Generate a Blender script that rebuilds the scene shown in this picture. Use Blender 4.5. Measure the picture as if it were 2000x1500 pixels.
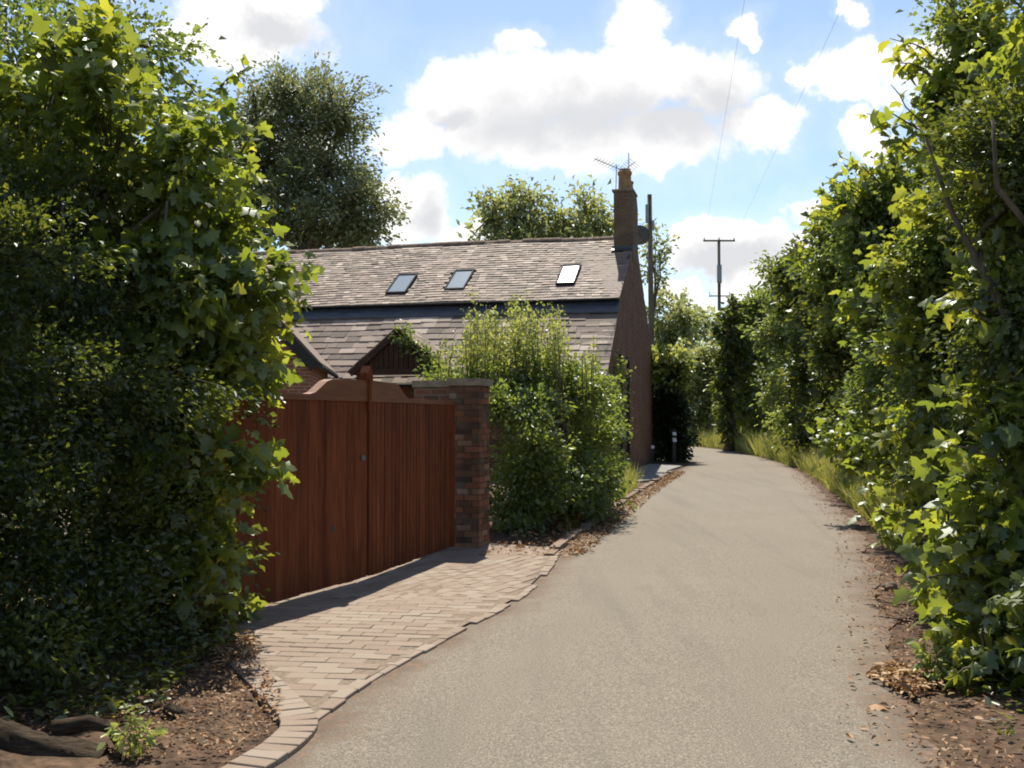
import bpy, math, random
import numpy as np
from mathutils import Vector, Matrix

# ------------------------------------------------------------------ clearing, camera, light
for o in list(bpy.data.objects):
    bpy.data.objects.remove(o)
scene = bpy.context.scene
R = math.radians
EYE = 1.65
PITCH = R(1.92)
cam_data = bpy.data.cameras.new("camera")
cam_data.lens = 36.0
cam_data.sensor_width = 36.0
cam_data.clip_end = 3000
cam = bpy.data.objects.new("camera", cam_data)
scene.collection.objects.link(cam)
cam.location = (0, 0, EYE)
cam.rotation_euler = (R(90) + PITCH, 0, 0)
scene.camera = cam

SUN_EL, SUN_AZ = R(57), R(1.0)           # azimuth measured from +Y towards +X
sun_data = bpy.data.lights.new("sun", 'SUN')
sun_data.energy = 5.0
sun_data.angle = R(0.53)
sun_data.color = (1.0, 0.93, 0.80)
sun = bpy.data.objects.new("sun", sun_data)
scene.collection.objects.link(sun)
sdir = Vector((math.sin(SUN_AZ) * math.cos(SUN_EL), math.cos(SUN_AZ) * math.cos(SUN_EL), math.sin(SUN_EL)))
sun.rotation_euler = sdir.to_track_quat('Z', 'Y').to_euler()
sun.location = (0, 0, 40)

vs = scene.view_settings
vs.view_transform = 'Standard'
vs.look = 'None'
vs.gamma = 1
vs.exposure = 0.74
scene.cycles.use_denoising = True
scene.cycles.filter_width = 1.9
scene.cycles.max_bounces = 12
scene.cycles.diffuse_bounces = 8
scene.cycles.transmission_bounces = 10


def at(x, y, d):
    """point at distance d along +Y seen at photo pixel (x, y) of 2000 x 1500"""
    cx, cy = (x - 1000) / 2000.0, (750 - y) / 2000.0
    c, s = math.cos(PITCH), math.sin(PITCH)
    dy, dz = c - cy * s, s + cy * c
    k = d / dy
    return Vector((cx * k, d, EYE + dz * k))


def gp(x, y):
    """ground point under photo pixel"""
    cx, cy = (x - 1000) / 2000.0, (750 - y) / 2000.0
    c, s = math.cos(PITCH), math.sin(PITCH)
    dy, dz = c - cy * s, s + cy * c
    k = -EYE / dz
    return Vector((cx * k, dy * k, 0))


# ---- world: physical sky with cumulus clouds at infinity
world = bpy.data.worlds.new("World")
scene.world = world
world.use_nodes = True
wt = world.node_tree
wt.nodes.clear()
WN, WL = wt.nodes, wt.links


def wmath(op, a, b=None, c=None):
    n = WN.new('ShaderNodeMath')
    n.operation = op
    for i, v in enumerate((a, b, c)):
        if v is None:
            continue
        if isinstance(v, (int, float)):
            n.inputs[i].default_value = v
        else:
            WL.new(v, n.inputs[i])
    return n.outputs[0]


def wvec(op, a, b=None):
    n = WN.new('ShaderNodeVectorMath')
    n.operation = op
    for i, v in enumerate((a, b)):
        if v is None:
            continue
        if isinstance(v, tuple):
            n.inputs[i].default_value = v
        else:
            WL.new(v, n.inputs[i])
    return n.outputs['Value'] if op == 'DOT_PRODUCT' else n.outputs['Vector']


def smooth(x, a, b):
    n = WN.new('ShaderNodeMapRange')
    n.interpolation_type = 'SMOOTHSTEP'
    WL.new(x, n.inputs['Value'])
    n.inputs['From Min'].default_value = a
    n.inputs['From Max'].default_value = b
    return n.outputs['Result']


tc = WN.new('ShaderNodeTexCoord')
gen = tc.outputs['Generated']
sep = WN.new('ShaderNodeSeparateXYZ')
WL.new(gen, sep.inputs[0])
az = wmath('ARCTAN2', sep.outputs[0], sep.outputs[1])
el = wmath('ARCSINE', sep.outputs[2])
comb = WN.new('ShaderNodeCombineXYZ')
WL.new(az, comb.inputs[0])
WL.new(el, comb.inputs[1])


def wnoise(scale, detail, rough, vec):
    n = WN.new('ShaderNodeTexNoise')
    n.inputs['Scale'].default_value = scale
    n.inputs['Detail'].default_value = detail
    n.inputs['Roughness'].default_value = rough
    WL.new(vec, n.inputs['Vector'])
    return n


nw = wnoise(8, 6, 0.6, gen)
warp = wvec('MULTIPLY', wvec('SUBTRACT', nw.outputs['Color'], (0.5, 0.5, 0.5)), (0.16, 0.12, 0))
pos = wvec('ADD', comb.outputs[0], warp)


def aze(x, y):
    p = at(x, y, 100.0) - Vector((0, 0, EYE))
    p.normalize()
    return math.atan2(p.x, p.y), math.asin(p.z)


def field(blobs):
    cur = None
    for (x, y, rx, ry) in blobs:
        a, e = aze(x, y)
        a1, _ = aze(x + rx, y)
        _, e1 = aze(x, y - ry)
        d = wvec('SUBTRACT', pos, (a, e, 0))
        d = wvec('MULTIPLY', d, (1 / max(1e-4, a1 - a), 1 / max(1e-4, e1 - e), 0))
        q = wvec('DOT_PRODUCT', d, d)
        cur = q if cur is None else wmath('MINIMUM', cur, q)
    return wmath('SUBTRACT', 1.0, wmath('SQRT', cur))


CLOUDS = [(500, 45, 190, 90), (390, 60, 90, 60), (600, 20, 110, 60), (450, 95, 100, 40),
          (1120, 195, 330, 100), (860, 165, 90, 65), (1025, 85, 62, 42), (1252, 50, 66, 95), (1255, 130, 110, 65),
          (1385, 180, 140, 100), (1480, 262, 105, 58), (790, 250, 110, 65), (960, 245, 140, 70), (1110, 290, 200, 75),
          (1260, 295, 170, 62), (735, 280, 40, 60), (815, 395, 88, 72), (765, 365, 60, 45), (870, 425, 40, 50),
          (1650, 160, 105, 66), (1695, 125, 60, 55), (1715, 195, 70, 32), (1580, 165, 28, 32), (1490, 45, 36, 36),
          (1500, 78, 22, 26), (1662, 30, 28, 52), (1700, 280, 55, 48), (1430, 480, 165, 55), (1370, 470, 80, 45),
          (1530, 495, 80, 50), (1570, 415, 50, 42), (1335, 578, 80, 34), (1495, 555, 60, 36), (930, 440, 55, 34),
          (1820, 120, 120, 90), (560, 300, 120, 90)]
GREYS = [(1120, 250, 210, 75), (1290, 265, 170, 52), (1405, 225, 65, 70), (905, 210, 95, 32), (835, 405, 50, 42),
         (1450, 510, 130, 30), (560, 75, 90, 30)]
fb = wnoise(13, 10, 0.64, gen).outputs['Fac']
fbc = wmath('SUBTRACT', fb, 0.5)
f_main = field(CLOUDS)
# generic broken cloud for the part of the sky outside the photograph
ng = wnoise(2.6, 6, 0.55, gen).outputs['Fac']
outside = wmath('MAXIMUM', smooth(wmath('ABSOLUTE', az), 0.55, 0.8), smooth(el, 0.46, 0.62))
f_gen = wmath('SUBTRACT', wmath('MULTIPLY', wmath('MULTIPLY', wmath('SUBTRACT', ng, 0.60), 3.0), outside),
              wmath('MULTIPLY', wmath('SUBTRACT', 1.0, outside), 2.0))
dens = wmath('ADD', wmath('MAXIMUM', f_main, f_gen), wmath('MULTIPLY', fbc, 1.5))
mask = smooth(dens, -0.10, 0.42)
veil = wmath('MULTIPLY', smooth(wmath('ADD', f_main, wmath('MULTIPLY', fbc, 1.2)), -0.9, 0.3), 0.18)
mask = wmath('MAXIMUM', mask, veil)
f_grey = field(GREYS)
grey = smooth(wmath('ADD', f_grey, wmath('MULTIPLY', fbc, 1.1)), -0.75, 0.8)

sky = WN.new('ShaderNodeTexSky')
sky.sky_type = 'NISHITA'
sky.sun_disc = False
sky.sun_elevation = SUN_EL
sky.sun_rotation = SUN_AZ
sky.air_density = 1.0
sky.dust_density = 0.5
sky.ozone_density = 1.6
SKY_STRENGTH = 0.095


def wmix(fac, a, b):
    n = WN.new('ShaderNodeMix')
    n.data_type = 'RGBA'
    if isinstance(fac, float):
        n.inputs[0].default_value = fac
    else:
        WL.new(fac, n.inputs[0])
    for i, v in ((6, a), (7, b)):
        if isinstance(v, tuple):
            n.inputs[i].default_value = v + (1,)
        else:
            WL.new(v, n.inputs[i])
    return n.outputs[2]


k = 1 / SKY_STRENGTH
white = (0.74 * k, 0.73 * k, 0.715 * k)
greyc = (0.46 * k, 0.465 * k, 0.48 * k)
cloudc = wmix(grey, white, greyc)
skyc = wmix(mask, sky.outputs[0], cloudc)
bg = WN.new('ShaderNodeBackground')
WL.new(skyc, bg.inputs['Color'])
bg.inputs['Strength'].default_value = SKY_STRENGTH
wo = WN.new('ShaderNodeOutputWorld')
WL.new(bg.outputs[0], wo.inputs['Surface'])

# ------------------------------------------------------------------ materials


class Mat:
    def __init__(self, name):
        self.m = bpy.data.materials.new(name)
        self.m.use_nodes = True
        self.t = self.m.node_tree
        self.t.nodes.clear()
        self.out = self.n('ShaderNodeOutputMaterial')

    def n(self, kind, **kw):
        nd = self.t.nodes.new(kind)
        for a, b in kw.items():
            if a in nd.inputs:
                nd.inputs[a].default_value = b
            else:
                setattr(nd, a, b)
        return nd

    def l(self, a, b):
        self.t.links.new(a, b)

    def ramp(self, fac, stops):
        r = self.n('ShaderNodeValToRGB')
        el_ = r.color_ramp.elements
        while len(el_) < len(stops):
            el_.new(0.5)
        for e, (p, c) in zip(el_, stops):
            e.position = p
            e.color = tuple(c) + (1,)
        self.l(fac, r.inputs[0])
        return r.outputs[0]

    def mix(self, fac, a, b, blend='MIX'):
        nd = self.n('ShaderNodeMix', data_type='RGBA', blend_type=blend)
        for i, v in ((0, fac), (6, a), (7, b)):
            if isinstance(v, (float, int)):
                nd.inputs[i].default_value = v
            elif isinstance(v, tuple):
                nd.inputs[i].default_value = v + (1,)
            else:
                self.l(v, nd.inputs[i])
        return nd.outputs[2]

    def math(self, op, a, b=0.0, clamp=False):
        nd = self.n('ShaderNodeMath', operation=op, use_clamp=clamp)
        for i, v in enumerate((a, b)):
            if isinstance(v, (float, int)):
                nd.inputs[i].default_value = v
            else:
                self.l(v, nd.inputs[i])
        return nd.outputs[0]

    def noise(self, scale, detail=4, rough=0.55, vec=None, dist=0.0):
        nd = self.n('ShaderNodeTexNoise', Scale=scale, Detail=detail, Roughness=rough, Distortion=dist)
        if vec is not None:
            self.l(vec, nd.inputs['Vector'])
        return nd.outputs['Fac']

    def obj(self):
        return self.n('ShaderNodeTexCoord').outputs['Object']

    def uv(self):
        return self.n('ShaderNodeTexCoord').outputs['UV']

    def scaled(self, vec, s):
        nd = self.n('ShaderNodeVectorMath', operation='MULTIPLY')
        self.l(vec, nd.inputs[0])
        nd.inputs[1].default_value = s
        return nd.outputs[0]

    def rnd(self):
        return self.n('ShaderNodeAttribute', attribute_name='rnd').outputs['Fac']

    def principled(self, col, rough=0.7, spec=0.4, metal=0.0, height=None, bump=0.3, dist=0.01):
        p = self.n('ShaderNodeBsdfPrincipled')
        for key, v in (('Base Color', col), ('Roughness', rough), ('Specular IOR Level', spec), ('Metallic', metal)):
            if isinstance(v, tuple):
                p.inputs[key].default_value = v + (1,)
            elif isinstance(v, (int, float)):
                p.inputs[key].default_value = v
            else:
                self.l(v, p.inputs[key])
        if height is not None:
            b = self.n('ShaderNodeBump', Strength=bump, Distance=dist)
            self.l(height, b.inputs['Height'])
            self.l(b.outputs[0], p.inputs['Normal'])
        self.l(p.outputs[0], self.out.inputs['Surface'])
        return self.m


def leaf_mat(name, stops, trans, gloss=0.06, rough=0.38, tmix=0.42):
    m = Mat(name)
    r = m.rnd()
    col = m.ramp(r, stops)
    var = m.noise(1.1, 3, 0.5, m.obj())
    col = m.mix(m.math('MULTIPLY', m.math('SUBTRACT', var, 0.42), 1.3, True), col, stops[-1][1], 'MIX')
    df = m.n('ShaderNodeBsdfDiffuse')
    m.l(col, df.inputs['Color'])
    tr = m.n('ShaderNodeBsdfTranslucent')
    tcol = m.mix(1.0, col, tuple(trans), 'MULTIPLY')
    m.l(tcol, tr.inputs['Color'])
    mx = m.n('ShaderNodeMixShader')
    mx.inputs[0].default_value = tmix
    m.l(df.outputs[0], mx.inputs[1])
    m.l(tr.outputs[0], mx.inputs[2])
    gl = m.n('ShaderNodeBsdfGlossy')
    gl.inputs['Color'].default_value = (0.8, 0.85, 0.85, 1)
    gl.inputs['Roughness'].default_value = rough
    mg = m.n('ShaderNodeMixShader')
    mg.inputs[0].default_value = gloss
    m.l(mx.outputs[0], mg.inputs[1])
    m.l(gl.outputs[0], mg.inputs[2])
    m.l(mg.outputs[0], m.out.inputs['Surface'])
    return m.m


M = {}
M['maple'] = leaf_mat('sycamore_leaf', [(0, (0.042, 0.070, 0.018)), (0.45, (0.084, 0.122, 0.026)), (0.8, (0.145, 0.182, 0.035)), (1, (0.21, 0.215, 0.038))],
                      (3.3, 2.9, 1.3), 0.055, 0.42, 0.47)
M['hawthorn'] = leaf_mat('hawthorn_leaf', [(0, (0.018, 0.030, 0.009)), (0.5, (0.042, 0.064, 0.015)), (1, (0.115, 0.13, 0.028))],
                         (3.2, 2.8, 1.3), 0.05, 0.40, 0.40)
M['privet'] = leaf_mat('privet_leaf', [(0, (0.042, 0.070, 0.021)), (0.5, (0.082, 0.122, 0.031)), (1, (0.165, 0.20, 0.05))],
                       (2.9, 2.6, 1.4), 0.06, 0.40, 0.42)
M['shoot'] = leaf_mat('young_leaf', [(0, (0.14, 0.19, 0.045)), (0.5, (0.21, 0.26, 0.065)), (1, (0.30, 0.32, 0.10))],
                      (2.0, 1.8, 1.3), 0.05, 0.4, 0.45)
M['lane'] = leaf_mat('lane_leaf', [(0, (0.070, 0.105, 0.036)), (0.5, (0.115, 0.158, 0.048)), (1, (0.20, 0.225, 0.07))],
                     (2.6, 2.3, 1.5), 0.06, 0.42, 0.5)  # albedo raised: the lightening by haze is put into the leaf colour
M['ash'] = leaf_mat('ash_leaf', [(0, (0.10, 0.125, 0.062)), (0.5, (0.145, 0.17, 0.084)), (1, (0.20, 0.22, 0.11))],
                    (2.2, 2.0, 1.5), 0.06, 0.5, 0.34)
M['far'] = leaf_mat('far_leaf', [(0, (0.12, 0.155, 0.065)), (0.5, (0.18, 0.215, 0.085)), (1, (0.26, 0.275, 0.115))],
                    (2.1, 1.9, 1.4), 0.07, 0.45, 0.5)  # paler leaf colour carries the distance haze, no haze volume is built
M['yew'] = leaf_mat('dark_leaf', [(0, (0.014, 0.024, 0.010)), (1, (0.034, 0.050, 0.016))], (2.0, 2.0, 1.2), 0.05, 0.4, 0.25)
M['redtwig'] = leaf_mat('dry_leaf', [(0, (0.10, 0.035, 0.015)), (1, (0.22, 0.085, 0.03))], (2.0, 1.4, 1.0), 0.03, 0.5, 0.3)
M['grass'] = leaf_mat('grass_blade', [(0, (0.11, 0.15, 0.035)), (0.55, (0.21, 0.25, 0.06)), (1, (0.40, 0.34, 0.13))],
                      (2.0, 1.8, 1.3), 0.04, 0.45, 0.35)
M['litter'] = leaf_mat('fallen_leaf', [(0, (0.085, 0.042, 0.022)), (0.4, (0.19, 0.098, 0.045)), (0.75, (0.32, 0.17, 0.075)), (1, (0.46, 0.33, 0.18))],
                       (1.2, 1.0, 0.8), 0.03, 0.6, 0.12)


def make_bark():
    m = Mat('bark')
    v = m.scaled(m.obj(), (14, 14, 3))
    n = m.noise(1.5, 5, 0.6, v)
    c = m.ramp(n, [(0.3, (0.055, 0.042, 0.03)), (0.7, (0.17, 0.135, 0.10))])
    M['bark'] = m.principled(c, 0.9, 0.2, height=n, bump=0.6, dist=0.02)
    m = Mat('weathered_wood')
    v = m.scaled(m.obj(), (5, 26, 26))
    n = m.noise(1.5, 6, 0.65, v, 0.5)
    c = m.ramp(n, [(0.3, (0.05, 0.037, 0.026)), (0.55, (0.16, 0.12, 0.085)), (0.8, (0.30, 0.24, 0.17))])
    M['log'] = m.principled(c, 0.95, 0.1, height=m.math('ADD', n, m.noise(9, 6, 0.75, v)), bump=1.0, dist=0.06)
    m = Mat('twig')
    M['twig'] = m.principled((0.09, 0.06, 0.038), 0.8, 0.3)


make_bark()


def make_surfaces():
    # lane asphalt: worn grey-buff tarmac with dirt creeping in from the edges
    m = Mat('tarmac')
    o = m.obj()
    fine = m.noise(85, 5, 0.85, o)
    mid = m.noise(32, 4, 0.6, o)
    big = m.noise(0.55, 5, 0.6, o)
    vor = m.n('ShaderNodeTexVoronoi', Scale=95.0)
    m.l(o, vor.inputs['Vector'])
    c = m.ramp(fine, [(0.34, (0.032, 0.027, 0.020)), (0.5, (0.152, 0.130, 0.099)), (0.66, (0.385, 0.33, 0.255))])
    c = m.mix(m.math('MULTIPLY', m.math('SUBTRACT', mid, 0.35), 0.8, True), c, (0.135, 0.116, 0.09))
    c = m.mix(m.math('MULTIPLY', m.math('SUBTRACT', big, 0.45), 1.1, True), c, (0.215, 0.183, 0.139), 'MIX')
    lng = m.noise(1.0, 4, 0.6, m.scaled(o, (2.6, 0.16, 1)))
    c = m.mix(m.math('MULTIPLY', m.math('SUBTRACT', lng, 0.5), 2.0, True), c, (0.105, 0.092, 0.075))
    blot = m.noise(0.9, 6, 0.7, o, 0.6)
    c = m.mix(m.math('MULTIPLY', m.math('SUBTRACT', blot, 0.6), 3.0, True), c, (0.12, 0.104, 0.084))
    stone = m.math('GREATER_THAN', m.math('SUBTRACT', 0.24, vor.outputs['Distance']), 0.08)
    c = m.mix(m.math('MULTIPLY', stone, 0.35), c, (0.30, 0.265, 0.22))
    edge = m.n('ShaderNodeAttribute', attribute_name='edge').outputs['Fac']
    en = m.noise(1.8, 6, 0.65, o)
    en2 = m.noise(14, 5, 0.7, o)
    dirt = m.math('ADD', edge, m.math('ADD', m.math('MULTIPLY', m.math('SUBTRACT', en, 0.5), 0.9), m.math('MULTIPLY', m.math('SUBTRACT', en2, 0.5), 0.9)))
    mr = m.n('ShaderNodeMapRange', interpolation_type='SMOOTHSTEP')
    m.l(dirt, mr.inputs[0])
    mr.inputs['From Min'].default_value = 0.58
    mr.inputs['From Max'].default_value = 1.08
    dc = m.ramp(en2, [(0.3, (0.045, 0.028, 0.019)), (0.5, (0.105, 0.065, 0.043)), (0.72, (0.21, 0.14, 0.092))])
    c = m.mix(m.math('MULTIPLY', mr.outputs[0], 0.93), c, dc)
    h = m.math('ADD', m.math('MULTIPLY', fine, 0.6), m.math('MULTIPLY', vor.outputs['Distance'], 0.7))
    M['tarmac'] = m.principled(c, 0.88, 0.25, height=h, bump=0.55, dist=0.006)
    # soil
    m = Mat('soil')
    o = m.obj()
    n = m.noise(9, 7, 0.7, o)
    n2 = m.noise(1.2, 4, 0.6, o)
    c = m.ramp(n, [(0.28, (0.025, 0.016, 0.011)), (0.5, (0.085, 0.052, 0.034)), (0.72, (0.19, 0.12, 0.078))])
    c = m.mix(m.math('MULTIPLY', m.math('SUBTRACT', n2, 0.45), 1.6, True), c, (0.10, 0.075, 0.045))
    M['soil'] = m.principled(c, 0.95, 0.15, height=n, bump=0.9, dist=0.03)
    # meadow ground
    m = Mat('meadow')
    n = m.noise(0.25, 6, 0.6, m.obj())
    c = m.ramp(n, [(0.3, (0.06, 0.075, 0.025)), (0.7, (0.13, 0.13, 0.05))])
    M['meadow'] = m.principled(c, 0.95, 0.15)
    # block paving
    m = Mat('paving_block')
    o = m.obj()
    r = m.rnd()
    n = m.noise(40, 5, 0.65, o)
    n2 = m.noise(2.2, 5, 0.6, o)
    c = m.ramp(r, [(0, (0.205, 0.15, 0.115)), (0.5, (0.235, 0.18, 0.14)), (1, (0.265, 0.215, 0.172))])
    c = m.mix(m.math('MULTIPLY', m.math('SUBTRACT', n, 0.4), 1.2, True), c, (0.29, 0.24, 0.19))
    c = m.mix(m.math('MULTIPLY', m.math('SUBTRACT', n2, 0.55), 1.6, True), c, (0.20, 0.15, 0.11))
    M['paver'] = m.principled(c, 0.9, 0.2, height=n, bump=0.4, dist=0.006)
    m = Mat('joint_sand')
    n = m.noise(30, 5, 0.65, m.obj())
    c = m.ramp(n, [(0.3, (0.13, 0.10, 0.075)), (0.7, (0.25, 0.195, 0.15))])
    M['sand'] = m.principled(c, 0.95, 0.1, height=n, bump=0.6, dist=0.01)
    # kerb stone
    m = Mat('kerb_stone')
    n = m.noise(12, 6, 0.65, m.obj())
    c = m.ramp(n, [(0.3, (0.13, 0.085, 0.06)), (0.7, (0.28, 0.21, 0.16))])
    M['kerb'] = m.principled(c, 0.92, 0.2, height=n, bump=0.6, dist=0.02)
    m = Mat('concrete')
    n = m.noise(6, 6, 0.65, m.obj())
    c = m.ramp(n, [(0.3, (0.15, 0.145, 0.14)), (0.7, (0.27, 0.26, 0.245))])
    M['concrete'] = m.principled(c, 0.92, 0.2, height=n, bump=0.4, dist=0.01)

    # brickwork
    def brick(name, c1, c2, mortar, stain):
        m = Mat(name)
        uv = m.uv()
        b = m.n('ShaderNodeTexBrick', Scale=1.0)
        b.inputs['Brick Width'].default_value = 0.225
        b.inputs['Row Height'].default_value = 0.075
        b.inputs['Mortar Size'].default_value = 0.014
        b.inputs['Mortar Smooth'].default_value = 0.25
        b.inputs['Color1'].default_value = c1 + (1,)
        b.inputs['Color2'].default_value = c2 + (1,)
        b.inputs['Mortar'].default_value = mortar + (1,)
        m.l(uv, b.inputs['Vector'])
        n = m.noise(1.4, 6, 0.65, m.obj())
        n2 = m.noise(22, 5, 0.7, m.obj())
        cell = m.n('ShaderNodeTexWhiteNoise')
        c = m.mix(m.math('MULTIPLY', m.math('SUBTRACT', n, 0.42), 1.8, True), b.outputs['Color'], stain)
        c = m.mix(m.math('MULTIPLY', m.math('SUBTRACT', n2, 0.45), 1.2, True), c, tuple(x * 0.55 for x in c1))
        h = m.math('SUBTRACT', m.math('MULTIPLY', n2, 0.35), b.outputs['Fac'])
        return m.principled(c, 0.92, 0.15, height=h, bump=0.8, dist=0.012)
    M['brick'] = brick('house_brick', (0.27, 0.128, 0.078), (0.165, 0.085, 0.054), (0.05, 0.038, 0.03), (0.24, 0.155, 0.11))
    M['stack_brick'] = brick('stack_brick', (0.19, 0.112, 0.072), (0.125, 0.08, 0.056), (0.09, 0.07, 0.052), (0.27, 0.205, 0.135))
    M['garage_brick'] = brick('garage_brick', (0.36, 0.13, 0.075), (0.24, 0.095, 0.06), (0.40, 0.32, 0.25), (0.28, 0.14, 0.09))
    M['pier_brick'] = brick('pier_brick', (0.27, 0.105, 0.06), (0.085, 0.06, 0.045), (0.20, 0.16, 0.12), (0.25, 0.20, 0.15))
    m = Mat('rough_brick')
    r = m.rnd()
    o = m.obj()
    n = m.noise(5, 6, 0.7, o)
    n2 = m.noise(30, 5, 0.7, o)
    c = m.ramp(r, [(0, (0.13, 0.105, 0.08)), (0.06, (0.06, 0.042, 0.034)), (0.35, (0.115, 0.062, 0.042)), (0.65, (0.17, 0.078, 0.048)), (0.85, (0.24, 0.095, 0.055)), (1, (0.25, 0.185, 0.135))])
    c = m.mix(m.math('MULTIPLY', m.math('SUBTRACT', n, 0.5), 2.4, True), c, (0.20, 0.165, 0.12))
    c = m.mix(m.math('MULTIPLY', m.math('SUBTRACT', n2, 0.5), 2.0, True), c, (0.05, 0.042, 0.03))
    M['rough_brick'] = m.principled(c, 0.95, 0.1, height=n2, bump=0.7, dist=0.012)
    # slates
    m = Mat('slate')
    r = m.rnd()
    o = m.obj()
    n = m.noise(2.6, 6, 0.65, o)
    n2 = m.noise(17, 5, 0.7, o)
    c = m.ramp(r, [(0, (0.075, 0.053, 0.042)), (0.25, (0.155, 0.11, 0.086)), (0.6, (0.235, 0.17, 0.134)), (0.88, (0.315, 0.235, 0.185)), (1, (0.46, 0.37, 0.295))])
    c = m.mix(m.math('MULTIPLY', m.math('SUBTRACT', n, 0.48), 2.2, True), c, (0.25, 0.20, 0.16))
    c = m.mix(m.math('MULTIPLY', m.math('SUBTRACT', n2, 0.52), 2.2, True), c, (0.10, 0.07, 0.056))
    M['slate'] = m.principled(c, 0.75, 0.3, height=n2, bump=0.35, dist=0.01)
    m = Mat('ridge_tile')
    n = m.noise(6, 5, 0.65, m.obj())
    c = m.ramp(n, [(0.3, (0.14, 0.085, 0.06)), (0.7, (0.33, 0.235, 0.17))])
    M['ridge'] = m.principled(c, 0.85, 0.25, height=n, bump=0.4, dist=0.02)
    m = Mat('lead_sheet')
    n = m.noise(3, 5, 0.6, m.scaled(m.obj(), (1, 1, 4)))
    c = m.ramp(n, [(0.3, (0.036, 0.040, 0.048)), (0.7, (0.085, 0.09, 0.10))])
    M['lead'] = m.principled(c, 0.5, 0.5, 0.2, height=n, bump=0.2, dist=0.02)
    # stained timber of the gate
    m = Mat('stained_timber')
    o = m.obj()
    r = m.rnd()
    g = m.noise(1.6, 5, 0.6, m.scaled(o, (26, 26, 1.6)), 0.4)
    big = m.noise(1.4, 3, 0.5, m.scaled(o, (3, 3, 1)))
    c = m.ramp(g, [(0.25, (0.075, 0.020, 0.009)), (0.5, (0.165, 0.046, 0.017)), (0.75, (0.26, 0.085, 0.033))])
    c = m.mix(m.math('MULTIPLY', r, 0.5), c, (0.065, 0.016, 0.006))
    c = m.mix(m.math('MULTIPLY', m.math('SUBTRACT', big, 0.5), 1.8, True), c, (0.22, 0.065, 0.024))
    st = m.noise(0.9, 5, 0.65, m.scaled(o, (5, 5, 0.8)), 0.3)
    c = m.mix(m.math('MULTIPLY', m.math('SUBTRACT', st, 0.52), 2.6, True), c, (0.045, 0.014, 0.007))
    M['timber'] = m.principled(c, 0.75, 0.15, height=g, bump=0.25, dist=0.004)
    m = Mat('rail_timber')
    g = m.noise(1.6, 5, 0.6, m.scaled(m.obj(), (2, 20, 20)), 0.4)
    c = m.ramp(g, [(0.25, (0.12, 0.04, 0.018)), (0.75, (0.23, 0.09, 0.038))])
    M['rail'] = m.principled(c, 0.6, 0.35, height=g, bump=0.25, dist=0.004)
    m = Mat('dark_timber')
    g = m.noise(1.6, 4, 0.6, m.scaled(m.obj(), (12, 12, 3)))
    c = m.ramp(g, [(0.3, (0.028, 0.016, 0.010)), (0.7, (0.065, 0.036, 0.022))])
    M['dark_timber'] = m.principled(c, 0.75, 0.3, height=g, bump=0.3, dist=0.006)
    m = Mat('pole_timber')
    g = m.noise(1.6, 5, 0.6, m.scaled(m.obj(), (14, 14, 1.2)))
    c = m.ramp(g, [(0.3, (0.075, 0.058, 0.04)), (0.7, (0.19, 0.155, 0.115))])
    M['pole'] = m.principled(c, 0.85, 0.2, height=g, bump=0.3, dist=0.01)
    m = Mat('clay_pot')
    n = m.noise(5, 5, 0.6, m.obj())
    c = m.ramp(n, [(0.3, (0.17, 0.09, 0.045)), (0.6, (0.36, 0.21, 0.105)), (0.85, (0.20, 0.14, 0.09))])
    M['clay'] = m.principled(c, 0.85, 0.25, height=n, bump=0.3, dist=0.01)

    def plain(key, name, a, b, rough, spec=0.4, metal=0.0, sc=8):
        m = Mat(name)
        n = m.noise(sc, 4, 0.6, m.obj())
        M[key] = m.principled(m.ramp(n, [(0.3, a), (0.7, b)]), rough, spec, metal, height=n, bump=0.1, dist=0.01)
    plain('black_metal', 'black_paint', (0.012, 0.012, 0.013), (0.03, 0.028, 0.027), 0.45)
    plain('grey_metal', 'galvanised_metal', (0.16, 0.165, 0.17), (0.27, 0.275, 0.28), 0.4, 0.5, 0.7)
    plain('dish', 'dish_grey', (0.055, 0.065, 0.08), (0.10, 0.115, 0.13), 0.5)
    plain('white', 'white_paint', (0.72, 0.71, 0.69), (0.82, 0.81, 0.80), 0.4)
    plain('skyframe', 'skylight_frame', (0.02, 0.02, 0.022), (0.04, 0.038, 0.04), 0.8, 0.1)
    plain('rope', 'wire_grey', (0.26, 0.26, 0.27), (0.34, 0.34, 0.35), 0.6)
    plain('moss_stone', 'coping_stone', (0.15, 0.12, 0.085), (0.33, 0.265, 0.195), 0.9, 0.2, 0, 7)
    plain('stone', 'grey_stone', (0.11, 0.085, 0.07), (0.26, 0.21, 0.175), 0.9, 0.2, 0, 14)
    m = Mat('window_glass')
    M['glass'] = m.principled((0.19, 0.235, 0.27), 0.16, 0.9)
    m = Mat('painted_sky_reflection')  # white pane colour stands in for bright sky reflected in the glass
    n = m.noise(1.2, 2, 0.5, m.obj())
    M['sky_reflection'] = m.principled(m.ramp(n, [(0.3, (0.74, 0.73, 0.71)), (0.7, (0.82, 0.81, 0.79))]), 0.3, 0.6)


make_surfaces()

# ------------------------------------------------------------------ mesh helpers
COL = scene.collection


def tag(o, label, cat, group=None, kind=None):
    if label:
        o['label'] = label
    if cat:
        o['category'] = cat
    if group:
        o['group'] = group
    if kind:
        o['kind'] = kind
    return o


def thing(name, loc, label, cat, group=None, rotz=0.0):
    o = bpy.data.objects.new(name, None)
    o.empty_display_size = 0.3
    COL.objects.link(o)
    o.location = loc
    o.rotation_euler = (0, 0, rotz)
    return tag(o, label, cat, group)


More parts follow.
